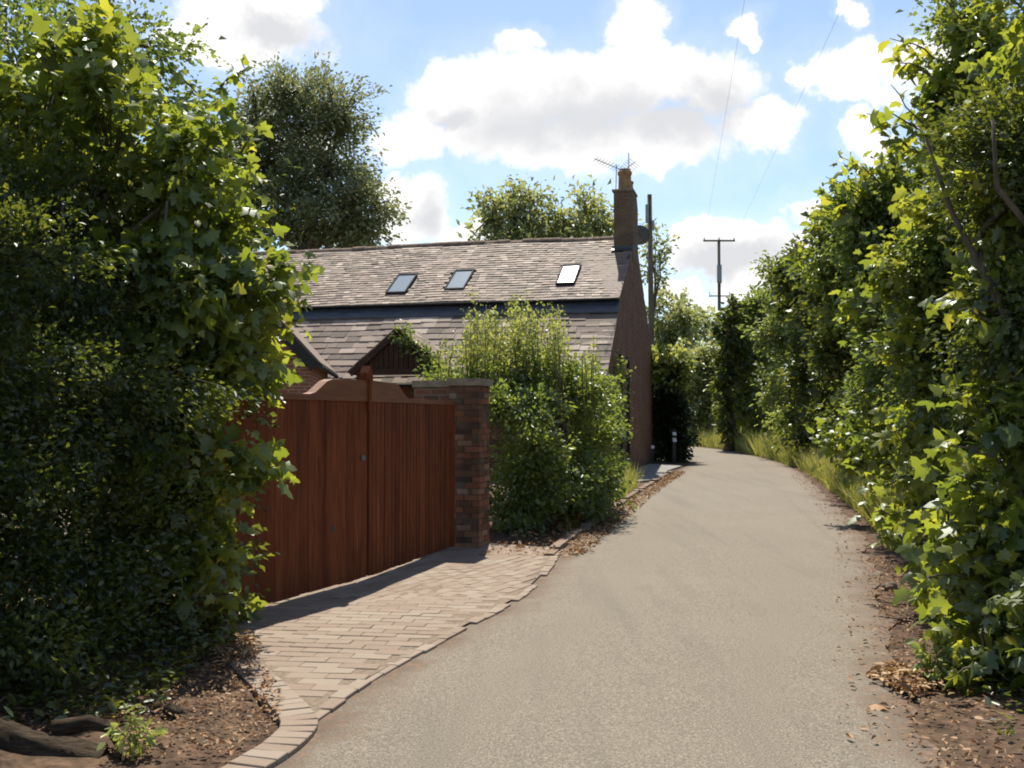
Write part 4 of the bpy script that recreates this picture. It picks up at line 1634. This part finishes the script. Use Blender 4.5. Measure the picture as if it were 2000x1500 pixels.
# shrub in front of the cottage
BUSH = [(0.15, 14.9, 0.9, 0.62, 0.8, 0.85), (0.15, 15.2, 1.75, 0.62, 0.8, 0.45), (0.95, 16.3, 1.0, 0.7, 0.9, 1.0), (0.75, 16.4, 1.95, 0.8, 0.9, 0.5), (1.32, 17.8, 1.0, 0.50, 1.0, 1.0),
        (1.36, 18.2, 1.75, 0.44, 0.9, 0.55), (0.15, 15.6, 2.2, 0.60, 0.6, 0.35), (-0.55, 15.6, 2.15, 0.45, 0.5, 0.32), (0.1, 14.8, 0.35, 0.55, 0.6, 0.4), (1.0, 16.8, 2.2, 0.55, 0.6, 0.35),
        (-0.95, 15.9, 2.25, 0.3, 0.4, 0.2)]
rngb = np.random.default_rng(9)
spots = []
for i in range(250):
    px_ = rngb.normal(1005, 95)
    if px_ < 840 or px_ > 1175:
        continue
    d_ = 15.2 + rngb.random() * 2.0
    bumpy_ = 26 * math.sin(px_ * 0.085) + 18 * math.sin(px_ * 0.19 + 1)
    ytop = 582 + max(0, abs(px_ - 1005) - 60) * 0.85 + bumpy_ * 0.8 + rngb.random() ** 0.7 * 120
    zb = at(px_, 712, d_).z
    zt = at(px_, ytop, d_).z
    if zt > zb + 0.15:
        spots.append((at(px_, 700, d_).x, d_, zb - 0.1, zt - zb + 0.1))
plant('privet_shrub', 'overgrown shrub with pale upright shoots in front of the cottage, beside the brick pier', 'shrub', (0.75, 16.2, 0), BUSH, 2600, 16, 'fold', M['privet'],
      0.068, 107, twig=0.4, sigma=0.06, trunk_r=0.05, ntwig=200, stems=5, shell=0.4, parts=('foliage', 'stems'), shoots=(spots, M['shoot'], 0.055, 70))
# climber on the right of the porch gable
cp = []
Mw = Matrix.Translation((2.57, 27.5, 0)) @ Matrix.Rotation(H_ROT, 4, 'Z')
for t in (0.12, 0.35, 0.6, 0.85):
    c = Mw @ Vector((px + hw * t + 0.02, py - 0.08, pz - (pz - ez) * t - 0.08))
    cp.append((c.x, c.y, c.z, 0.28, 0.14, 0.2))
c = Mw @ Vector((px + hw * 0.95, py - 0.1, ez - 0.8))
cp.append((c.x, c.y, c.z, 0.3, 0.2, 0.8))
b0 = Mw @ Vector((px + hw * 0.98, py - 0.15, 0))
plant('climbing_plant', 'leafy climber trailing over the right edge of the timber porch gable', 'climber', b0, cp, 150, 12, 'fold', M['privet'], 0.085, 108, twig=0.3, sigma=0.05,
      trunk_r=0.02, ntwig=20, parts=('foliage', 'stems'))
# creeper on the gable wall behind the shrub
cw = []
for (x, y, rx, ry) in ((1200, 720, 20, 25), (1212, 770, 14, 30), (1200, 830, 16, 50), (1208, 900, 18, 30), (1190, 760, 20, 50), (1220, 800, 8, 14), (1195, 880, 20, 40), (1215, 735, 16, 18)):
    c = at(x, y, 28.6)
    cw.append((c.x, c.y, c.z, rx * 0.0143, 0.25, ry * 0.0143))
plant('wall_creeper', 'straggling yellow-green creeper climbing the gable corner above the shrub', 'climber', (3.1, 28.6, 0), cw, 150, 9, 'fold', M['shoot'], 0.10, 109, twig=0.4, sigma=0.07,
      trunk_r=0.02, ntwig=30, parts=('foliage', 'stems'))

# right: row of sycamores and hawthorns along the verge, near to far
def right_tree(base, spec, d, thick, ncl, per, shape, mat, size, seed, label, name='sycamore_tree', **kw):
    L_ = px_lumps(spec, d, thick)
    plant(name, label, 'tree', base, L_, ncl, per, shape, mat, size, seed, group='trees along the right of the lane', **kw)


def fine(spec, d, thick, ncl, per=14, size=0.06, mat='hawthorn'):
    return ('fine_foliage', px_lumps(spec, d, thick), ncl, per, 'fold', M[mat], size, dict(twig=0.38, sigma=0.06))


right_tree((4.3, 6.9, 0), [(1990, 1000, 130, 110, 0.1), (2050, 1150, 130, 100, -0.4), (2040, 800, 150, 130, 0.3), (2080, 620, 170, 130, 0.3), (2040, 440, 150, 130, 0.4), (2060, 240, 150, 130, 0.4), (2040, 60, 140, 110, 0.4), (1900, 1085, 85, 65, 0),
            (2080, 1310, 100, 70, -0.8), (1960, 1230, 75, 60, -0.2), (1920, 960, 70, 70, 0.3), (1905, 1180, 50, 55, -0.1), (1925, 1290, 55, 45, -0.5)], 6.8, 0.8, 760, 9, 'maple', M['maple'], 0.10, 201,
           'nearest sycamore on the right, with broad grey-green lower leaves', trunk_r=0.06, ntwig=260, twig=0.45, sigma=0.06, droop=0.6, stems=2, shell=0.5,
           sprigs=[(at(1900, 1120, 6.7), at(1800, 1140, 6.6), 16, 0.10), (at(1920, 1210, 6.5), at(1835, 1240, 6.4), 16, 0.10), (at(1940, 1290, 6.2), at(1850, 1325, 6.1), 16, 0.09), (at(1950, 900, 6.8), at(1850, 870, 6.7), 14, 0.11),
                   (at(1960, 640, 6.9), at(1860, 600, 6.8), 16, 0.11), (at(1960, 380, 7.0), at(1870, 350, 6.9), 14, 0.11)],
           extra=fine([(2050, 850, 150, 200, 0.4), (2080, 400, 170, 230, 0.4), (2020, 1130, 110, 100, 0.2), (2020, 620, 130, 110, 0.0), (1990, 300, 80, 120, 0)], 6.9, 0.8, 2600, 14, 0.042))
right_tree((4.95, 9.6, 0), [(1880, 930, 110, 95, 0), (1860, 790, 100, 90, 0), (1850, 660, 95, 90, 0), (1880, 520, 110, 90, 0), (1900, 390, 105, 90, 0), (1915, 240, 95, 90, 0), (1835, 1040, 80, 55, -0.3), (1830, 180, 35, 45, 0),
            (1800, 985, 55, 45, 0), (1920, 90, 80, 80, 0), (1800, 560, 40, 50, 0), (1960, 700, 80, 120, 0.2)],
           9.4, 1.0, 760, 10, 'maple', M['maple'], 0.10, 202, 'sycamore whose bright yellow-green sprays stand against the sky', trunk_r=0.07, ntwig=260, twig=0.45, sigma=0.07, droop=0.55,
           sprigs=[(at(1880, 140, 9.2), at(1738, 75, 9.2), 26, 0.15), (at(1850, 180, 9.1), at(1745, 110, 9.1), 18, 0.14), (at(1850, 290, 9.1), at(1692, 222, 9.1), 24, 0.14), (at(1840, 300, 9.2), at(1740, 165, 9.2), 12, 0.13),
                   (at(1800, 300, 9.1), at(1720, 265, 9.1), 14, 0.13), (at(1760, 1010, 8.9), at(1700, 1000, 8.8), 16, 0.12), (at(1770, 1060, 8.8), at(1715, 1050, 8.7), 14, 0.12),
                   (at(1880, 40, 9.3), at(1822, -20, 9.3), 14, 0.13), (at(1800, 700, 9.2), at(1712, 690, 9.1), 16, 0.12), (at(1800, 830, 9.1), at(1718, 860, 9.0), 16, 0.12),
                   (at(1820, 560, 9.2), at(1730, 520, 9.1), 16, 0.12), (at(1840, 430, 9.2), at(1745, 395, 9.1), 16, 0.12), (at(1800, 930, 9.0), at(1728, 950, 8.9), 14, 0.11)],
           extra=fine([(1890, 830, 120, 190, 0.2), (1900, 450, 115, 200, 0.2), (1880, 60, 55, 80, 0.2), (1860, 1020, 90, 70, 0.1), (1820, 640, 80, 100, -0.1), (1850, 760, 70, 60, -0.3)], 9.4, 1.0, 3200, 14, 0.05, 'privet'))
right_tree((6.6, 13.6, 0), [(1815, 830, 85, 85, 0), (1790, 690, 80, 85, 0), (1765, 570, 80, 75, 0), (1790, 450, 85, 75, 0), (1740, 470, 50, 50, 0), (1790, 915, 70, 50, 0), (1690, 385, 42, 36, 0), (1730, 370, 50, 45, 0), (1800, 330, 60, 50, 0),
            (1730, 640, 40, 50, 0), (1672, 880, 42, 40, 2.7, 1.4), (1690, 820, 40, 45, 2.7, 1.2), (1715, 900, 40, 50, 2.7)],
           13.4, 1.1, 560, 11, 'maple', M['maple'], 0.105, 203, 'sycamore with mixed fine leaves, third back along the right verge', trunk_r=0.07, ntwig=220, twig=0.5, sigma=0.09,
           sprigs=[(at(1720, 360, 13), at(1640, 305, 13), 22, 0.14), (at(1720, 400, 13), at(1612, 345, 13), 22, 0.14), (at(1690, 440, 13), at(1600, 400, 13), 18, 0.14), (at(1740, 630, 13.2), at(1650, 600, 13.1), 18, 0.13), (at(1750, 770, 13.2), at(1670, 785, 13.1), 18, 0.13), (at(1740, 520, 13.2), at(1645, 500, 13.1), 18, 0.13)],
           extra=fine([(1790, 740, 105, 170, 0.0), (1770, 440, 100, 110, 0.0), (1790, 890, 80, 65, 0.1), (1690, 420, 55, 50, -0.1), (1730, 560, 65, 80, -0.2)], 13.4, 1.1, 3000, 14, 0.062, 'privet'))
right_tree((9.2, 23, 0), [(1705, 790, 70, 75, 0), (1690, 690, 65, 65, 0), (1665, 600, 65, 65, 0), (1655, 500, 60, 60, 0), (1630, 440, 40, 40, 0), (1625, 570, 45, 60, 0), (1720, 860, 45, 40, 0.4), (1630, 690, 40, 60, 0), (1700, 440, 60, 55, 0)],
           23, 1.4, 860, 13, 'oval', M['hawthorn'], 0.14, 204, 'dark green field maple leaning over the grass verge on the right', 'maple_tree', trunk_r=0.08, ntwig=160, twig=0.55, sigma=0.1,
           extra=('upper_leaves', px_lumps([(1650, 430, 60, 50, -0.3), (1600, 520, 40, 55, -0.3), (1650, 640, 60, 50, -0.8)], 22.7, 1.2), 230, 10, 'oval', M['maple'], 0.14, dict(twig=0.5, sigma=0.09)))
right_tree((11.6, 36, 0), [(1615, 800, 40, 60, 0), (1605, 710, 42, 60, 0), (1590, 620, 45, 55, 0), (1585, 540, 45, 50, 0), (1553, 560, 30, 42, 0), (1568, 850, 26, 50, -0.8), (1625, 560, 50, 70, 0), (1555, 505, 20, 22, 0), (1570, 740, 28, 55, -0.5)],
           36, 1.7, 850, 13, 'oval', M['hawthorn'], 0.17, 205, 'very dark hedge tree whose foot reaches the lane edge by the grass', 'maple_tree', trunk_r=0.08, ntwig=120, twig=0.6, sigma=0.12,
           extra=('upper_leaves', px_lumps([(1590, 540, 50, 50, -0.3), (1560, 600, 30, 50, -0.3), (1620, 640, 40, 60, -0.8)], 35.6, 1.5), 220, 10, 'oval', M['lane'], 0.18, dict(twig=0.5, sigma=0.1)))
right_tree((12.3, 43, 0), [(1550, 720, 40, 60, 0), (1535, 640, 38, 50, 0), (1525, 570, 36, 45, 0), (1548, 800, 35, 45, 0), (1507, 525, 14, 26, 0), (1560, 560, 36, 50, 0), (1502, 650, 26, 45, 0), (1510, 740, 24, 50, 0)],
           43, 1.8, 640, 13, 'oval', M['lane'], 0.17, 206, 'green hedge tree with a pointed tip on the right before the bend', 'maple_tree', trunk_r=0.08, ntwig=100, twig=0.7, sigma=0.14)
right_tree((13.2, 51, 0), [(1488, 720, 40, 60, 0), (1492, 800, 42, 50, 0), (1465, 640, 30, 38, 0), (1510, 620, 40, 45, 0), (1460, 740, 24, 55, 0), (1490, 600, 30, 30, 0), (1465, 820, 24, 40, 0), (1440, 700, 26, 45, 1), (1445, 790, 24, 50, 1), (1450, 650, 24, 34, 1)],
           51.5, 2.2, 700, 13, 'fold', M['lane'], 0.24, 207, 'rounded hedge tree filling the outside of the bend', 'maple_tree', trunk_r=0.09, ntwig=80, twig=0.8, sigma=0.17)
# ivy-covered trunk by the bend
iv = px_lumps([(1425, 650, 20, 45, 0), (1422, 730, 16, 55, 0), (1420, 810, 13, 50, 0), (1440, 690, 18, 35, 0), (1432, 605, 12, 25, 0)], 50.6, 0.6)
ivb = gp(1422, 882)
plant('ivy_clad_tree', 'dark ivy-clad tree trunk standing at the lane edge on the bend', 'tree', (ivb.x, ivb.y, 0), iv, 420, 12, 'fold', M['hawthorn'], 0.2, 208, twig=0.5, sigma=0.1,
      trunk_r=0.26, ntwig=40, parts=('ivy', 'trunk'), spread=0.3)
# far trees round the bend
FAR = [((8.6, 70), [(1300, 650, 36, 45, 0), (1332, 635, 36, 36, 0), (1285, 605, 22, 22, 0), (1310, 720, 55, 50, 0)], 70, 'rounded bright tree beyond the bend, just right of the plain pole'),
       ((14.2, 78), [(1365, 640, 32, 42, 0), (1350, 610, 20, 24, 0), (1385, 690, 40, 50, 0), (1370, 760, 60, 60, 0)], 78, 'pale far tree left of the electricity pole'),
       ((14.4, 61), [(1455, 650, 36, 42, 0), (1490, 670, 40, 50, 0), (1440, 720, 36, 50, 0), (1465, 780, 50, 60, 0), (1445, 830, 40, 40, 0)], 60, 'far hedge tree right of the electricity pole'),
       ((11.6, 64.5), [(1375, 800, 32, 45, 0), (1352, 780, 26, 50, 0), (1398, 770, 28, 50, 0), (1340, 720, 26, 50, 0), (1385, 710, 32, 45, 0), (1405, 690, 24, 45, 0), (1400, 830, 30, 40, -1)], 63.5, 'low bright tree closing the view where the lane turns'),
       ((9.2, 68), [(1300, 780, 40, 60, 0), (1330, 820, 36, 50, 0), (1270, 800, 40, 60, 0)], 68, 'low hedge tree beyond the dark clipped hedge'),
       ]
for i, (b_, spec, d_, lab) in enumerate(FAR):
    plant('far_tree', lab, 'tree', (b_[0], b_[1], 0), px_lumps(spec, d_, 3.0), 420, 12, 'fold', M['far'], 0.30, 300 + i, twig=1.1, sigma=0.25, trunk_r=0.16, ntwig=50, zmin=0.2,
          group='far trees beyond the bend')
# hedge block behind the gable, beside the lane
HB = px_lumps([(1303, 850, 34, 50, 0), (1300, 790, 34, 50, 0), (1303, 730, 30, 40, 0), (1325, 860, 16, 40, 0), (1282, 860, 22, 50, 1.0)], 38.6, 0.9)
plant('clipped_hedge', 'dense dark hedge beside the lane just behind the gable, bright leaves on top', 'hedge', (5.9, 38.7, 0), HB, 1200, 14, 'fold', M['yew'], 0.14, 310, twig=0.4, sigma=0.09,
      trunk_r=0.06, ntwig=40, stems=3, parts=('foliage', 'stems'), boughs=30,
      extra=('upper_leaves', px_lumps([(1300, 708, 32, 26, -0.3), (1326, 732, 18, 26, -0.3), (1283, 740, 18, 28, -0.6)], 38.6, 0.9), 150, 11, 'fold', M['shoot'], 0.18, dict(twig=0.4, sigma=0.1)))

# belt of trees hiding the horizon on either side
random.seed(8)
belt = [(-30, 66), (-23, 72), (-16, 78), (24, 78), (31, 66), (30, 48), (22, 36), (-26, 46), (-20, 34), (-14, 24), (17, 24), (14, 14)]
for i, (x, y) in enumerate(belt):
    h = random.uniform(6.0, 8.5)
    plant('field_tree', ('round field tree %s' % ('far beyond the cottage roof', 'in the distance behind the ash tree', 'far behind the middle of the roof', 'far behind the hedge trees of the bend',
          'at the back of the right-hand field', 'in the field behind the right-hand hedge', 'behind the third tree of the right verge', 'in the distance left of the cottage', 'beside the far end of the cottage',
          'behind the brick outbuilding', 'in the field to the right of the dark hedge tree', 'close behind the right-hand sycamores')[i]), 'tree', (x, y, 0),
          [(x, y, h * 0.66, 2.6, 2.4, h * 0.34), (x - 1.4, y, h * 0.45, 1.9, 1.8, h * 0.28), (x + 1.5, y + 0.4, h * 0.42, 1.9, 1.8, h * 0.3), (x, y, h * 0.2, 2.6, 2.2, h * 0.2)],
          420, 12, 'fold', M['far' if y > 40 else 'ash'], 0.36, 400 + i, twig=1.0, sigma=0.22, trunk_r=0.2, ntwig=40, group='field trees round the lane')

# ------------------------------------------------------------------ ground cover
def scatter_poly(rng, n, poly):
    xs = [p.x for p in poly]
    ys = [p.y for p in poly]
    out = []
    while len(out) < n:
        x, y = rng.uniform(min(xs), max(xs)), rng.uniform(min(ys), max(ys))
        if inside(x, y, poly):
            out.append((x, y))
    return np.array(out)


def grass(name, pieces, label, seed):
    rng = np.random.default_rng(seed)
    P, A, N_, S, Q = [], [], [], [], []
    for poly, n, h, zz_ in pieces:
        xy = scatter_poly(rng, n, poly)
        P.append(np.concatenate([xy, np.full((n, 1), zz_)], 1))
        A.append(unit(np.concatenate([rng.normal(size=(n, 2)) * 0.35, np.ones((n, 1))], 1)))
        N_.append(sph(rng, n))
        S.append(h * (1 + 0.35 * rng.normal(size=n)).clip(0.35, 1.8))
        Q.append((rng.random(n) * 0.75 + 0.25 * rng.random(n)))
    o = leaf_object(name, *[np.concatenate(a) for a in (P, A, N_, S, Q)], 'blade', M['grass'])
    tag(o, label, 'grass', kind='stuff')


def off(P, y0, y1, a, b):
    S_ = [p for p in P if y0 <= p.y <= y1]
    return [p + Vector((a, 0, 0)) for p in S_] + [p + Vector((b, 0, 0)) for p in reversed(S_)]


grass('verge_grass', [(off(B_, 12.5, 22, 0.30, 1.2), 7000, 0.42, 0.0), (off(B_, 22, 34, 0.25, 1.6), 6000, 0.5, 0.0), (off(B_, 34, 66, 0.1, 1.8), 9000, 0.75, 0.0)],
      'tall yellowing grass on the right verge towards the bend', 61)
grass('kerb_grass', [([gp(1165, 1000), gp(1200, 990), gp(1245, 955), gp(1225, 935), gp(1195, 930), gp(1165, 950)], 2600, 0.42, 0.0),
                     ([gp(1100, 1050), gp(1160, 1010), gp(1170, 985), gp(1110, 1000)], 350, 0.2, 0.0)], 'green grass tuft between the kerb and the shrub', 62)


def litter(name, pieces, label, seed, extra=None):
    rng = np.random.default_rng(seed)
    P, A, N_, S, Q = [], [], [], [], []
    for poly, n, size, zz_, bias in pieces:
        xy = scatter_poly(rng, n, poly)
        z = np.full((n, 1), zz_ + 0.022) + rng.random((n, 1)) * 0.03
        P.append(np.concatenate([xy, z], 1))
        a = sph(rng, n)
        a[:, 2] *= 0.25
        A.append(unit(a))
        N_.append(unit(np.array([0, 0, 1.0]) + 0.45 * sph(rng, n)))
        S.append(size * (1 + 0.4 * rng.normal(size=n)).clip(0.3, 1.9))
        Q.append((rng.random(n) * 0.8 + bias).clip(0, 1))
    o = leaf_object(name, *[np.concatenate(a) for a in (P, A, N_, S, Q)], 'oval', M['litter'])
    tag(o, label, 'leaf litter', kind='stuff')


litter('leaf_litter', [(off(B_, 3.5, 12, -0.05, 0.9), 2000, 0.03, 0.02, 0.05), (off(B_, 3.5, 30, -0.35, 0.3), 1100, 0.03, 0.015, 0.05),
                       ([gp(1700, 1335), gp(1735, 1310), gp(1810, 1325), gp(1850, 1350), gp(1780, 1372)], 520, 0.05, 0.02, 0.2)],
       'brown fallen leaves scattered along the right edge of the lane', 71)
litter('leaf_litter', [([gp(380, 1290), gp(470, 1260), gp(520, 1320), gp(560, 1400), gp(530, 1450), gp(430, 1500), gp(200, 1500), gp(230, 1400)], 1500, 0.026, 0.03, 0.05),
                       ([gp(395, 1285), gp(440, 1262), gp(500, 1262), gp(500, 1300), gp(440, 1325)], 420, 0.04, 0.05, 0.3), ([gp(0, 1480), gp(0, 1360), gp(380, 1280), gp(420, 1330), gp(260, 1440)], 700, 0.03, 0.06, 0.0)],
       'dry leaves over the soil in front of the hawthorn hedge', 72)
KLo = [p + Vector((0.08, -0.02, 0)) for p in KL]
litter('leaf_litter', [(KLo + [p + Vector((0.42, -0.05, 0)) for p in reversed(KL)], 2600, 0.05, 0.012, 0.15), ([p + Vector((-0.8, 0, 0)) for p in KL[:20]] + [p for p in reversed(KL[:20])], 900, 0.05, 0.03, 0.2)],
       'orange-brown leaves gathered against the low kerb on the left', 73)

rng = np.random.default_rng(77)
xy = np.concatenate([scatter_poly(rng, 1500, [gp(0, 1470), gp(0, 1330), gp(250, 1290), gp(440, 1240), gp(470, 1275), gp(380, 1330), gp(300, 1420)]),
                     scatter_poly(rng, 900, off(B_, 5.0, 14, 0.45, 1.0))])
nn_ = len(xy)
o = leaf_object('ground_cover', np.concatenate([xy, 0.05 + 0.12 * rng.random((nn_, 1))], 1), unit(sph(rng, nn_) * np.array([1, 1, 0.4])), unit(np.array([0, 0, 1.0]) + 0.5 * sph(rng, nn_)),
                0.055 * (1 + 0.4 * rng.normal(size=nn_)).clip(0.4, 1.7), rng.random(nn_), 'oval', M['hawthorn'])
tag(o, 'low ivy and seedlings creeping over the shaded soil at the hedge feet', 'ground cover', kind='stuff')

# a curled dead leaf, a stone, a log, small weeds
rng = np.random.default_rng(5)
dl = gp(1717, 1392)
o = leaf_object('dead_leaf', np.array([[dl.x - 0.06, dl.y, 0.03]]), np.array([[0.9, -0.25, 0.1]]), np.array([[0.1, 0, 1.0]]), np.array([0.13]), np.array([0.72]), 'maple', M['litter'])
tag(o, 'single orange-brown dead leaf lying on the tarmac at the right', 'leaf')


def rock(name, c, s, seed, label, mat):
    rng = np.random.default_rng(seed)
    mb = MB()
    seg, rn = 14, 8
    ph = rng.random(6) * 6.28
    vs_, fs = [], []
    for i in range(rn + 1):
        th = math.pi * i / rn
        for j in range(seg):
            a = 2 * math.pi * j / seg
            d = Vector((math.sin(th) * math.cos(a), math.sin(th) * math.sin(a), math.cos(th)))
            k_ = 1 + 0.2 * math.sin(3 * d.x + ph[0]) * math.sin(2.6 * d.y + ph[1]) + 0.13 * math.sin(6 * d.z + ph[2] + 3 * d.x)
            vs_.append(Vector((d.x * s[0], d.y * s[1], d.z * s[2])) * k_)
    for i in range(rn):
        for j in range(seg):
            j2 = (j + 1) % seg
            fs.append((i * seg + j, (i + 1) * seg + j, (i + 1) * seg + j2, i * seg + j2))
    mb.faces(vs_, fs)
    o = mb.build(name, mat, None, (0, 0, 0), smooth=True)
    o.location = c
    tag(o, label, 'stone')


st_ = gp(1738, 1155)
rock('loose_stone', (st_.x, st_.y, 0.03), (0.075, 0.055, 0.055), 1, 'brown stone lying on the soil beside the right edge of the lane', M['stone'])
st_ = gp(335, 1412)
rock('loose_stone', (st_.x, st_.y, 0.06), (0.06, 0.05, 0.045), 2, 'small stone half buried in the soil near the log', M['log'])

lp = gp(60, 1478)
log = thing('fallen_log', (lp.x, lp.y, 0.05), 'weathered grey log lying on the soil at the bottom left corner', 'log')
mb = MB()
rl_ = np.random.default_rng(12)
seg, nst = 20, 26
ax0, ax1 = Vector((-0.75, 0.22, 0.04)), Vector((0.40, -0.10, -0.02))
vs_, fs = [], []
for i in range(nst):
    t = i / (nst - 1)
    c = ax0.lerp(ax1, t) + Vector((0, 0.03 * math.sin(7 * t), 0.035 * math.sin(5 * t)))
    r0 = 0.12 - 0.03 * t - (0.05 * max(0, t - 0.9) * 10) ** 1.5 * 1.2
    for j in range(seg):
        a = 2 * math.pi * j / seg
        rr = r0 * (1 + 0.13 * math.sin(3 * a + 4 * t) + 0.09 * math.sin(7 * a - 9 * t) + 0.05 * math.sin(11 * a + 23 * t) + 0.02 * rl_.normal())
        vs_.append(c + Vector((0.25 * rr * math.cos(a), rr * math.cos(a), rr * 0.85 * math.sin(a))))
for i in range(nst - 1):
    for j in range(seg):
        j2 = (j + 1) % seg
        fs.append((i * seg + j, (i + 1) * seg + j, (i + 1) * seg + j2, i * seg + j2))
fs.append(tuple(range((nst - 1) * seg, nst * seg)))
mb.faces(vs_, fs)
mb.build('trunk', M['log'], log, smooth=True)
mb = MB()
mb.tube([Vector(p) for p in [(0.10, 0.02, 0.07), (0.26, 0.06, 0.10), (0.38, 0.03, 0.08), (0.46, -0.07, 0.03), (0.48, -0.16, -0.03)]], [0.05, 0.036, 0.028, 0.024, 0.015], 8)
mb.build('branch_stub', M['log'], log, smooth=True)


def weed(c, h, n, size, seed, label, mat='shoot', name='weed_plant', shape='oval'):
    c = Vector(c)
    plant(name, label, 'weed', c, [(c.x, c.y, c.z + h * 0.6, h * 0.4, h * 0.4, h * 0.45), (c.x + 0.03, c.y, c.z + h * 0.3, h * 0.45, h * 0.45, h * 0.3)], n, 6, shape, M[mat], size, seed, twig=0.08, sigma=0.02,
          trunk_r=0.006, ntwig=12, zmin=c.z + 0.01, shell=0.2, parts=('leaves', 'stem'), group='weeds on the verges')


weed(gp(255, 1492) + Vector((0, 0, 0.06)), 0.18, 26, 0.038, 501, 'pale green weed sprouting beside the end of the log', 'shoot')
weed(gp(480, 1220) + Vector((0, 0, 0.02)), 0.26, 40, 0.05, 503, 'small yellow-green weed at the foot of the nearer gate leaf', 'shoot')
weed(gp(525, 1150) + Vector((-0.15, 0, 0.02)), 0.75, 50, 0.06, 504, 'red-brown dying stems against the nearer gate leaf', 'redtwig')
weed(gp(1830, 1340) + Vector((0, 0, 0.05)), 0.22, 40, 0.06, 505, 'small bright weed beside the leaf pile on the right', 'shoot')
weed(gp(1840, 1240) + Vector((0, 0, 0.05)), 0.3, 40, 0.06, 506, 'leafy weed under the nearest sycamore on the right', 'privet')
weed(gp(1130, 1030) + Vector((-0.2, 0.2, 0.02)), 0.45, 60, 0.05, 507, 'thin reddish weeds behind the kerb under the shrub', 'redtwig')
